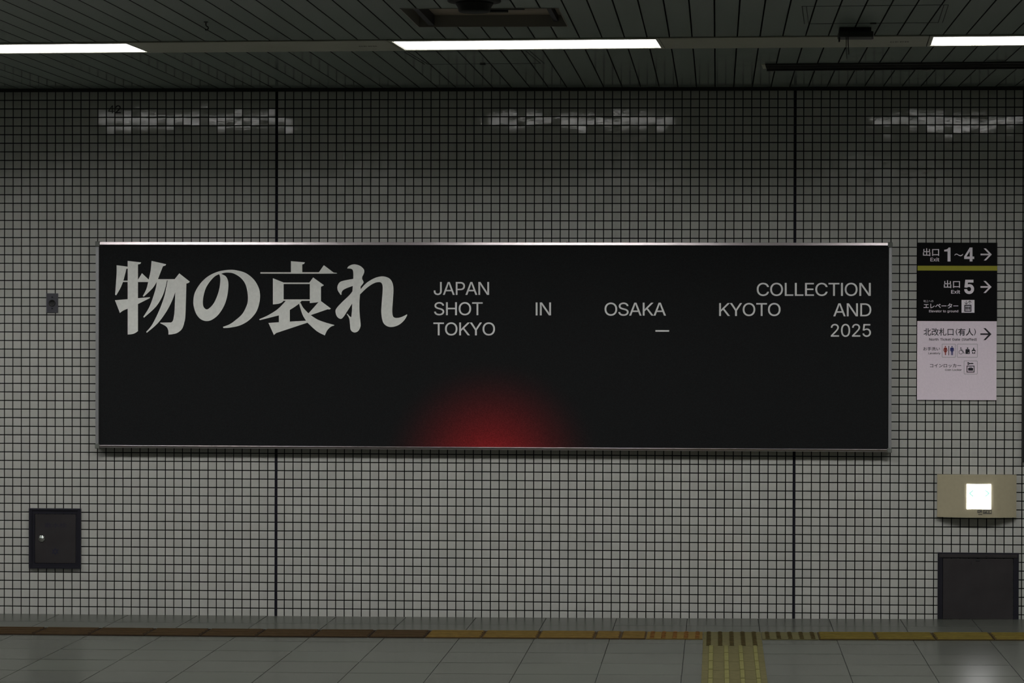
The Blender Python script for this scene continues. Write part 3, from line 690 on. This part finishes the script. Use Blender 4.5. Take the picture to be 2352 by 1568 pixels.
art('headline_character', [
 [(1808,1240),(1815,1257),(1900,1252,s),(2050,1220,s),(2180,1145,s),(2280,1030,s),(2325,900,s),(2335,780,s),(2310,670,s),(2240,560,s),(2130,475,s),(2000,437,s),(1890,430,s),(1740,455,s),(1600,520,s),(1490,620,s),(1410,750,s),(1387,870,s),(1395,960,s),(1430,1060,s),(1490,1130,s),(1570,1158,s),(1650,1140,s),(1740,1070,s),(1820,950,s),(1865,820,s),(1884,680,s),(1880,590,s),(1850,525,s),(1782,486),(1830,472,s),(1890,470,s),(1960,482,s),(2050,535,s),(2120,620,s),(2155,740,s),(2162,860,s),(2140,950,s),(2080,1060,s),(1980,1150,s),(1900,1205,s)],
], [[(1752,492),(1690,525,s),(1620,600,s),(1565,690,s),(1532,800,s),(1522,900,s),(1535,960,s),(1575,992,s),(1620,970,s),(1680,900,s),(1730,790,s),(1760,680,s),(1770,580,s),(1765,520,s)]], KA, TY, M['ink'], t)
art('headline_character', [
 [(484,307),(683,323),(670,345,s),(645,352),(645,475),(484,475)],
 [(50,464),(882,464),(952,364),(1090,468),(1060,484,s),(50,484)],
 [(228,550),(380,610),(380,865),(360,890,s),(310,912,s),(228,921)],
 [(378,611),(760,611),(760,631),(378,631)],
 [(745,612),(800,538),(953,648),(935,660,s),(911,670),(911,876),(850,893,s),(753,902),(753,632)],
 [(378,850),(756,850),(756,870),(378,870)],
 [(415,866),(640,866),(600,912),(540,955,s),(468,1000),(468,1165),(698,1153),(722,1180),(275,1328),(242,1356),(165,1185),(313,1174),(313,1077),(42,1145),(33,1132),(160,1075,s),(300,985,s)],
 [(600,912),(620,898),(660,970,s),(735,1050),(765,1073),(860,1135,s),(980,1180,s),(1100,1213),(1098,1222),(1050,1240,s),(1000,1290,s),(966,1362),(850,1300,s),(718,1180),(650,1070,s)],
 [(730,1052),(800,975,s),(880,884),(911,874),(1053,980),(1030,993,s),(1008,990),(763,1074)],
], [], KB, TY, M['ink'], t)
art('headline_character', [
 [(1283,410),(1310,375,s),(1380,352,s),(1460,370,s),(1515,415,s),(1527,455,s),(1515,495,s),(1498,530,s),(1497,562),(1512,590,s),(1515,615,s),(1475,668),(1475,705),(1560,615,s),(1680,545,s),(1790,523,s),(1880,550,s),(1925,610,s),(1942,700,s),(1935,850,s),(1925,1000,s),(1932,1080,s),(1960,1110,s),(2010,1112,s),(2070,1095,s),(2132,1063),(2138,1072),(2100,1140,s),(2030,1205,s),(1950,1238,s),(1880,1240,s),(1820,1210,s),(1785,1150,s),(1768,1030,s),(1775,900,s),(1788,720,s),(1785,650,s),(1765,612,s),(1720,605,s),(1650,628,s),(1560,690,s),(1466,780),(1458,900,s),(1460,1040,s),(1473,1180,s),(1472,1240,s),(1440,1300,s),(1385,1320,s),(1335,1285,s),(1323,1200,s),(1312,1120,s),(1278,1060),(1287,1053),(1320,1090,s),(1342,1102),(1352,1000,s),(1354,910),(1290,1010,s),(1230,1100,s),(1190,1127,s),(1140,1095,s),(1118,1030,s),(1130,980,s),(1200,900,s),(1310,795,s),(1358,735),(1363,660),(1290,685,s),(1230,715,s),(1205,750,s),(1203,778,s),(1195,788),(1180,770,s),(1148,715,s),(1147,660,s),(1175,610,s),(1230,585,s),(1370,558),(1372,500,s),(1365,440,s),(1340,415,s)],
], [], KB, TY, M['ink'], t)
for tx, a, c, yb_, yc in (('JAPAN', 996.2, 1123.3, 677.0, 647.4), ('SHOT', 997, 1108.7, 723.5, 693.9), ('TOKYO', 995.4, 1137, 769.9, 740.4),
                          ('IN', 1230.4, 1265.6, 724, 694.4), ('OSAKA', 1388.6, 1529.6, 724.5, 694.9), ('COLLECTION', 1738.1, 2000, 679.2, 649.5),
                          ('KYOTO', 1651.8, 1792.8, 725.3, 695.8), ('AND', 1914, 2001.3, 726.2, 696.4), ('2025', 1908.2, 2000.5, 773, 743.9)):
    words('poster_word', tx, a, c, yb_, yc, TY, M['ink2'], t, bold=1, track=-.034)
art('poster_dash', [rect(1505.4, 757.9, 1537, 761.5)], [], lambda x, y: (x, y), TY, M['ink2'], t)
# a few tiny wall clips peeping over the top rail
for px in (1305, 1645, 1950):
    p = at(px, 553, -.02); MB().box(p.x - .012, p.x + .012, -.03, -.001, zt, zt + .004, .001).build('top_clip', M['hole'], t)

# ------------------------------------------------------------------ wayfinding sign
SY = -.010
SA = lambda u, v: (2090 + u / 7.84, 540 + v / 7.84)
SB = lambda u, v: (2090 + u / 7.84, 730 + v / 7.84)
def sp(px, py, Y=SY): return at(px, py, Y)
x0, x1 = sp(2107.2, 700).x, sp(2290.2, 700).x
z_top, z_y1, z_y0, z_mid, z_bot = sp(2198, 557).z, sp(2198, 610.2).z, sp(2198, 621.2).z, sp(2198, 737.3).z, sp(2198, 918.3).z
t = thing('wayfinding_sign', 'tall exit sign on the tiles, black above a yellow line, white below', 'sign', ((x0 + x1) / 2, 0, z_bot))
MB().box(x0, x1, SY, -.0005, z_y1, z_top).build('black_panel', M['signblack'], t)
MB().box(x0, x1, SY, -.0005, z_y0, z_y1).build('yellow_stripe', M['signyellow'], t)
MB().box(x0, x1, SY, -.0005, z_mid, z_y0).build('black_panel', M['signblack'], t)
MB().box(x0, x1 - .002, SY, -.0005, z_bot, z_mid).build('white_panel', M['signwhite'], t)
SP = SY - .0005
def arrow(fn, xa, xb, yc, h, wd, mt):
    hx = xb - wd * .7
    sol = [rect(xa, yc - wd / 2 * 1.15, hx, yc + wd / 2 * 1.15)]
    for sgn in (-1, 1):
        sol.append([(xb, yc), (xb - h * .98 + 0, yc + sgn * h), (xb - h * .98 - wd * 1.6, yc + sgn * h), (xb - wd * 1.7, yc)][::1])
    return art('arrow', sol, [], fn, SP, mt, t)
W = M['pictowhite']; K = M['blackprint']
japanese('lettering', '出口', 2120, 2157, 570, 587.8, SP, W, t, .014)
words('lettering', 'Exit', 2136.9, 2157.4, 600, 591.7, SP, W, t, bold=14)
art('numeral', [[(697,222),(730,222),(730,472),(678,472),(678,292),(617,292),(617,262),(648,257,s),(678,245,s)]], [], SA, SP, W, t)
art('wave_dash', [[(800,362),(806,350,s),(825,334,s),(848,334,s),(880,352,s),(910,360,s),(935,350,s),(952,336),(958,342),(945,362,s),(915,378,s),(885,370,s),(850,350,s),(828,348,s),(806,366)]], [], SA, SP, W, t)
FOUR = ([[(1076,222),(1126,222),(1126,384),(1158,384),(1158,428),(1126,428),(1126,472),(1076,472),(1076,428),(977,428),(977,382)]], [[(1078,288),(1018,384),(1078,384)]])
art('numeral', *FOUR, SA, SP, W, t)
arrow(SA, 1272, 1475, 347, 108, 25, W)
japanese('lettering', '出口', 2168, 2205, 643.6, 661.2, SP, W, t, .014)
words('lettering', 'Exit', 2184.6, 2205.1, 674, 665.9, SP, W, t, bold=14)
words('numeral', '5', 2214.7, 2237.3, 674.6, 642.2, SP, W, t, bold=28)
arrow(SA, 1270, 1470, 931, 108, 25, W)
japanese('lettering', '地上への', 2121, 2143.8, 688.4, 693.9, SP, W, t, .0)
japanese('lettering', 'エレベーター', 2121.5, 2201, 696.4, 708, SP, W, t, .018)
words('lettering', 'Elevator to ground', 2134, 2201, 716.9, 711.5, SP, W, t, bold=10)
pic = art('pictogram_tile', [rect(930, 1165, 1162, 1395)], [], SA, SP, W, t)
SP2 = SP - .0004
sol = [rect(980, 1252, 1107, 1378)]; hol = [rect(998, 1270, 1090, 1362)]
fig = []
for x in (1014, 1044, 1074):
    fig += [circ(x, 1279, 8, 12), rrect(x - 12, 1291, x + 12, 1325, 5), rect(x - 8, 1320, x - 1, 1356), rect(x + 1, 1320, x + 8, 1356)]
o = art('elevator_symbol', sol, hol, SA, SP2, K, t)
art('elevator_symbol', fig + [line(1015, 1180, 1015, 1236, 8), line(1015, 1242, 985, 1212, 9), line(1015, 1242, 1045, 1212, 9), line(1077, 1240, 1077, 1184, 8), line(1077, 1180, 1048, 1210, 9), line(1077, 1180, 1106, 1210, 9)], [], SA, SP2, K, t)
# white lower half
japanese('lettering', '北改札口', 2121.3, 2190.2, 753.4, 770.8, SP, K, t, .009)
art('lettering', [[(850,190),(835,215,s),(824,250,s),(835,290,s),(850,316),(858,312),(846,285,s),(838,250,s),(846,218,s),(858,194)]], [], SB, SP, K, t)
japanese('lettering', '有人', 2200.6, 2235.6, 753.6, 770.8, SP, K, t, .016)
art('lettering', [[(1160,190),(1176,215,s),(1188,250,s),(1176,290,s),(1160,316),(1152,312),(1166,285,s),(1174,250,s),(1166,218,s),(1152,194)]], [], SB, SP, K, t)
words('lettering', 'North Ticket Gate (Staffed)', 2134.3, 2243.4, 782, 776.5, SP, K, t, bold=14)
arrow(SB, 1268, 1468, 291, 108, 25, K)
japanese('lettering', 'お手洗い', 2120.6, 2158.9, 796.7, 804.9, SP, K, t, .012)
words('lettering', 'Lavatory', 2132.5, 2159.8, 813.2, 808.7, SP, K, t, bold=14)
japanese('lettering', 'コインロッカー', 2135.9, 2207.6, 835.2, 843.9, SP, K, t, .014)
words('lettering', 'Coin Locker', 2170.7, 2209, 851.2, 847, SP, K, t, bold=14)
def outline(a, b_, c, d): art('pictogram_frame', [rrect(a, b_, c, d, 14)], [rrect(a + 5, b_ + 5, c - 5, d - 5, 10)], SB, SP, M['cap'], t)
outline(578, 467, 821, 711); outline(852, 467, 1217, 711); outline(971, 769, 1215, 1011)
art('woman_symbol', [circ(639, 516, 12), [(625,532),(653,532),(668,548,s),(675,596),(664,600),(656,562),(654,575),(666,615),(650,615),(648,668),(631,668),(629,615),(612,615),(624,575),(622,562),(613,600),(602,596),(610,548,s)]], [], SB, SP, M['red'], t)
art('divider', [rect(692, 503, 704, 671)], [], SB, SP, K, t)
art('man_symbol', [circ(758, 516, 12), [(740,532),(776,532),(790,546,s),(793,598),(780,600),(779,562),(776,600),(775,671),(761,671),(760,608),(755,608),(754,671),(740,671),(739,600),(736,562),(735,600),(722,598),(725,546,s)]], [], SB, SP, M['blue'], t)
art('wheelchair_symbol', [circ(917, 540, 10), line(917, 552, 922, 592, 10), line(920, 568, 948, 568, 7), line(920, 592, 955, 592, 9), line(952, 592, 968, 632, 9), line(966, 634, 986, 628, 8), circ(917, 615, 38, 28)], [circ(917, 615, 31, 28)], SB, SP, K, t)
art('wheelchair_symbol', [line(920, 590, 955, 590, 9)], [], SB, SP2, K, t)
art('ostomate_symbol', [circ(1038, 543, 13), [(1012,562,s),(1064,562,s),(1075,578,s),(1075,648),(1001,648),(1001,578,s)]], [circ(1052, 627, 9, 12)], SB, SP, K, t)
art('baby_symbol', [circ(1148, 548, 12), [(1132,566,s),(1164,566,s),(1188,600),(1176,606),(1160,592),(1136,592),(1118,606),(1107,600)], [(1132,612,s),(1141,626,s),(1142,646,s),(1126,640,s),(1118,624,s)], [(1163,612,s),(1177,624,s),(1169,640,s),(1153,646,s),(1154,626,s)]], [], SB, SP, K, t)
art('locker_symbol', [rect(1020, 858, 1163, 980), ], [rect(1034, 872, 1149, 966)], SB, SP, K, t)
art('bag_symbol', [rrect(1049, 898, 1137, 948, 6), rrect(1074, 884, 1112, 905, 6)], [rrect(1081, 891, 1105, 899, 2)], SB, SP, K, t)
art('key_symbol', [[(1038,795,s),(1060,800,s),(1074,812),(1125,808),(1148,820),(1140,830),(1075,830),(1060,840,s),(1040,846,s),(1036,820,s)]], [circ(1050, 821, 7, 12)], SB, SP, K, t)

# ------------------------------------------------------------------ number on the tiles
t = thing('wall_number', 'black number 42 painted high on the tiles at upper left', 'number', tuple(at(263, 260, 0)))
art('numeral', [line(984, 412, 1100, 238, 22), rect(984, 398, 1158, 420), rect(1092, 222, 1116, 472)], [], lambda u, v: (248.9 + (u - 984) / 174 * 13.4, 241.9 + (v - 222) / 250 * 18.1), -.0012, M['hole'], t)
words('numeral', '2', 265.0, 277.6, 260.0, 241.9, -.0012, M['hole'], t, bold=7)

# ------------------------------------------------------------------ small plate left of the billboard
PA = lambda u, v: (80 + u / 7.127, 640 + v / 7.127)
a, c = at(*PA(187, 400), -.005), at(*PA(380, 400), -.005); z0, z1 = at(*PA(283, 556), -.005).z, at(*PA(283, 238), -.005).z
t = thing('socket_plate', 'small grey metal plate with a round black socket, left of the billboard', 'wall socket', ((a.x + c.x) / 2, 0, z0))
MB().box(a.x, c.x, -.006, -.0004, z0, z1, .0015).build('plate', M['plate'], t)
h = at(*PA(283, 398), -.006)
MB().lathe([(.0195, 0), (.0195, .003), (.0165, .0035), (.0150, .001), (.004, .001)], (h.x, -.006, h.z), 'y', 36).build('socket', M['hole'], t)
for v_ in (300, 486):
    h = at(*PA(283, v_), -.006); MB().lathe([(.005, 0), (.005, .0012), (.0035, .0018), (.001, .0018)], (h.x, -.006, h.z), 'y', 16).build('screw', M['steelframe'], t)

# ------------------------------------------------------------------ steel cabinet door at lower left
DA = lambda u, v: (40 + u / 8.711, 1140 + v / 8.711)
a, c = at(*DA(232, 800), -.008), at(*DA(1272, 800), -.008); z0, z1 = at(*DA(750, 1440), -.008).z, at(*DA(750, 236), -.008).z
ia, ic = at(*DA(352, 800), -.004), at(*DA(1176, 800), -.004); iz0, iz1 = at(*DA(750, 1336), -.004).z, at(*DA(750, 346), -.004).z
t = thing('hydrant_cabinet', 'dark steel cabinet door with small blue characters and chrome lock, lower left of the wall', 'cabinet', ((a.x + c.x) / 2, 0, z0))
b = MB()
for q in ((a.x, ia.x, z0, z1), (ic.x, c.x, z0, z1), (ia.x, ic.x, z0, iz0), (ia.x, ic.x, iz1, z1)): b.box(q[0], q[1], -.010, -.0004, q[2], q[3])
b.build('frame', M['steelframe'], t)
b = MB(); e = .018
for q in ((a.x, a.x + e, z0, z1), (c.x - e, c.x, z0, z1), (a.x + e, c.x - e, z0, z0 + e * .7), (a.x + e, c.x - e, z1 - e * .7, z1)): b.box(q[0], q[1], -.014, -.010, q[2], q[3], .001)
b.build('frame_lip', M['steelframe'], t)
dr = MB().box(ia.x + .002, ic.x - .002, -.008, -.001, iz0 + .002, iz1 - .002, .0012).build('door', M['steel'], t)
h = at(*DA(485, 840), -.008)
MB().lathe([(.019, 0), (.019, .004), (.016, .006), (.0135, .004), (.012, .009), (.008, .012), (.002, .0125)], (h.x, -.008, h.z), 'y', 36).build('lock', M['chrome'], dr)
japanese('lettering', '散水栓', DA(545, 0)[0], DA(985, 0)[0], DA(0, 527)[1], DA(0, 618)[1], -.0085, M['navyprint'], dr, 0.0)
em = [circ(755, 1100, 40, 24)] + [[(755 + 82 * math.cos(math.radians(a_)), 1100 + 82 * math.sin(math.radians(a_))), (755 + 44 * math.cos(math.radians(a_ + 30)), 1100 + 44 * math.sin(math.radians(a_ + 30))), (755, 1100), (755 + 44 * math.cos(math.radians(a_ - 30)), 1100 + 44 * math.sin(math.radians(a_ - 30)))] for a_ in range(30, 390, 60)]
art('emblem', em, [circ(755, 1100, 24, 20)], DA, -.0085, M['navyprint'], dr)

# ------------------------------------------------------------------ lit exit guide on the right
GA = lambda u, v: (2100 + u / 4.127, 1060 + v / 4.127)
GY = -.062
a, c = at(*GA(224, 330), GY), at(*GA(976, 330), GY); z0, z1 = at(*GA(600, 531), GY).z, at(*GA(600, 127), GY).z
t = thing('exit_guide_light', 'beige wall box with a small brightly lit white arrow sign', 'emergency light', ((a.x + c.x) / 2, 0, z0))
b = MB(); n_ = 24; prof = []
for i in range(n_ + 1):
    f = i / n_; x = a.x + (c.x - a.x) * f; prof.append((x, GY + .040 * abs(2 * f - 1) ** 2.6))
vs_ = [(x, y, z) for z in (z0, z1) for x, y in prof] + [(a.x, -.0005, z0), (c.x, -.0005, z0), (a.x, -.0005, z1), (c.x, -.0005, z1)]
B0 = 2 * (n_ + 1)
fs = [(i, i + 1, n_ + 2 + i, n_ + 1 + i) for i in range(n_)] + [tuple(range(n_ + 1)) + (B0 + 1, B0), tuple(range(n_ + 1, B0)) + (B0 + 3, B0 + 2), (0, n_ + 1, B0 + 2, B0), (n_, B0 - 1, B0 + 3, B0 + 1)]
b.add(vs_, fs); b.build('housing', M['housing'], t)
LA = lambda u, v: (2200 + u / 15.68, 1095 + v / 15.68)
q0, q1 = at(*LA(322, 1152), GY - .001), at(*LA(1192, 264), GY - .001)
pn = MB().box(q0.x, q1.x, GY - .0010, GY + .006, q0.z, q1.z).build('lit_panel', M['lit'], t)
GP = GY - .0014
ar = []
for x_, sg in ((412, 1), (1132, -1)):
    ar += [line(x_ + sg * 20, 592, x_ + sg * 330, 592, 26), line(x_, 592, x_ + sg * 150, 480, 46), line(x_, 592, x_ + sg * 150, 704, 46)]
art('arrow_pair', ar, [], LA, GP, M['litcyan'], pn)
art('doorway_symbol', [rect(675, 880, 707, 1070), rect(832, 880, 862, 1070), circ(770, 960, 14)], [], LA, GP, M['litcyan'], pn)
art('sticker', [rect(705, 1190, 872, 1300), rect(905, 1185, 1222, 1330), rect(735, 1335, 880, 1368)], [rect(745, 1225, 780, 1260), rect(800, 1270, 860, 1285), rect(935, 1230, 965, 1270), rect(990, 1215, 1020, 1250), rect(1050, 1225, 1100, 1285), rect(1140, 1215, 1200, 1295)], LA, GY - .001, M['sticker'], t)

# ------------------------------------------------------------------ steel door at floor level, lower right
a, c = at(*GA(222, 1100), -.010), at(*GA(990, 1100), -.010); z1 = at(*GA(600, 862), -.010).z
ia, ic = at(*GA(268, 1100), -.006), at(*GA(940, 1100), -.006); iz1 = at(*GA(600, 914), -.006).z
zf = fz(a.x) + .001
t = thing('service_hatch_door', 'low dark steel door at floor level in the lower right corner', 'door', ((a.x + c.x) / 2, 0, zf))
b = MB()
for q in ((a.x, ia.x, zf, z1), (ic.x, c.x, zf, z1), (ia.x, ic.x, iz1, z1)): b.box(q[0], q[1], -.012, -.0004, q[2], q[3], .001)
b.build('frame', M['steelframe'], t)
MB().box(ia.x - .02, ic.x + .02, -.015, -.012, iz1 + .004, iz1 + .022, .001).build('frame_lip', M['steel'], t)
dr = MB().box(ia.x + .002, ic.x - .002, -.009, -.001, zf + .001, iz1 - .003, .0012).build('door', M['steel'], t)
h = at(*GA(602, 930), -.010)
MB().box(h.x - .011, h.x + .011, -.012, -.009, h.z - .008, h.z + .006, .001).build('latch', M['hole'], dr)
MB().box(h.x - .011, h.x + .011, -.013, -.012, h.z - .002, h.z + .001).build('latch_slot', M['plate'], dr)
h = at(*GA(683, 898), -.015); MB().box(h.x - .005, h.x + .005, -.017, -.015, h.z - .002, h.z + .002).build('lip_mark', M['hole'], t)
h = at(*GA(540, 965), -.009); MB().box(h.x - .002, h.x + .001, -.0096, -.009, h.z - .008, h.z + .010).build('scratch', M['hole'], dr)

# ------------------------------------------------------------------ black board cut by the right edge
a = at(2349.2, 800, -.03); z1, z0 = at(2350, 530.8, -.03).z, at(2350, 1061.5, -.03).z
t = thing('dark_wall_board', 'black board on the wall, only its left edge visible at the right border', 'wall board', (a.x + .45, 0, z0))
MB().box(a.x, a.x + .9, -.03, -.0005, z0, z1, .002).build('casing', M['hole'], t)
MB().box(a.x + .012, a.x + .888, -.0325, -.030, z0 + .012, z1 - .012, .001).build('face', M['signblack'], t)

# ------------------------------------------------------------------ tactile paving
YT0, YT1 = -.968, -.658
def slab_box(b, x0, x1, y0, y1, h, top=.0, mi=0):
    # a low block following the floor; `top` narrows the upper face
    z = [fz(x0), fz(x1)]
    vs_ = [(x0, y0, z[0]), (x1, y0, z[1]), (x1, y1, z[1]), (x0, y1, z[0]), (x0 + top, y0 + top, z[0] + h), (x1 - top, y0 + top, z[1] + h), (x1 - top, y1 - top, z[1] + h), (x0 + top, y1 - top, z[0] + h)]
    b.add(vs_, [(3, 2, 1, 0), (4, 5, 6, 7), (0, 1, 5, 4), (1, 2, 6, 5), (2, 3, 7, 6), (3, 0, 4, 7)], mi)
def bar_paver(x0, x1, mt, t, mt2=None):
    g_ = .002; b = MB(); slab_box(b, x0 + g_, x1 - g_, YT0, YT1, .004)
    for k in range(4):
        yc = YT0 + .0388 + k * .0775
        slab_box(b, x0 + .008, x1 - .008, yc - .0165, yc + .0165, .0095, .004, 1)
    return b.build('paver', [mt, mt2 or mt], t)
def dot_paver(x0, x1, y0, y1, mt, t, cols, rows_=5, shift=0.0, mt2=None):
    g_ = .0015; b = MB(); slab_box(b, x0 + g_, x1 - g_, y0 + g_, y1 - g_, .004)
    for i, x in enumerate(cols):
        for j in range(rows_):
            yc = y0 + (j + .5) * (y1 - y0) / rows_
            b.lathe([(.0135, 0), (.0105, .004), (.009, .0052), (.003, .0056)], (x, yc, fz(x) + .004), n=14, mi=1)
    return b.build('paver', [mt, mt2 or M['tdot']], t)
def strip(label, xa): return thing('tactile_paving', label, 'tactile paving', (xa, (YT0 + YT1) / 2, fz(xa)), 'tactile paving set into the floor')
M['tbrownbar'] = tact('brown_paver_bar', (.042, .026, .011)); M['tgapshade'] = tact('dark_paver_base', (.020, .012, .006))  # base tone darkened to paint the shade between the brown bars
M['torangebase'] = tact('orange_paver_base', (.048, .027, .008)); M['trightbase'] = tact('mustard_paver_base', (.042, .028, .007))  # these bases are darkened too, painting shade between their bars
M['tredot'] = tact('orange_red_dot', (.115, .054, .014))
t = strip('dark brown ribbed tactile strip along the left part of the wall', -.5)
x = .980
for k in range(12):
    bar_paver(x - .3065, x, M['tgapshade'], t, M['tbrownbar']); x -= .3065
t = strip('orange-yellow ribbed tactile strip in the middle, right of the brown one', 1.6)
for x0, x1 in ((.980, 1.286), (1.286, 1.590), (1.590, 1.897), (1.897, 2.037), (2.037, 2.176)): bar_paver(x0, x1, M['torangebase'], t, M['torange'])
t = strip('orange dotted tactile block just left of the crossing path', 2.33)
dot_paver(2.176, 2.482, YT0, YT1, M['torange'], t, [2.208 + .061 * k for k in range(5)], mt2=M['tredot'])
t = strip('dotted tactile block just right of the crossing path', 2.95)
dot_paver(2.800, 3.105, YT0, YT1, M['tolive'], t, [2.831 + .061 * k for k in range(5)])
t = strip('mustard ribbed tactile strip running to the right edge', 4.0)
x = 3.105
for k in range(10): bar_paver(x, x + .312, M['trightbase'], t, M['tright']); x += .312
t = thing('tactile_paving', 'olive-yellow tactile path leading from the wall strip towards the viewer', 'tactile paving', (2.64, -1.8, fz(2.64)), 'tactile paving set into the floor')
c5 = [2.514 + .0613 * k for k in range(5)]
dot_paver(2.482, 2.800, YT0, YT1, M['tolive'], t, c5); dot_paver(2.482, 2.800, -1.262, YT0, M['tolive'], t, c5)
y = -1.262
for k in range(14):
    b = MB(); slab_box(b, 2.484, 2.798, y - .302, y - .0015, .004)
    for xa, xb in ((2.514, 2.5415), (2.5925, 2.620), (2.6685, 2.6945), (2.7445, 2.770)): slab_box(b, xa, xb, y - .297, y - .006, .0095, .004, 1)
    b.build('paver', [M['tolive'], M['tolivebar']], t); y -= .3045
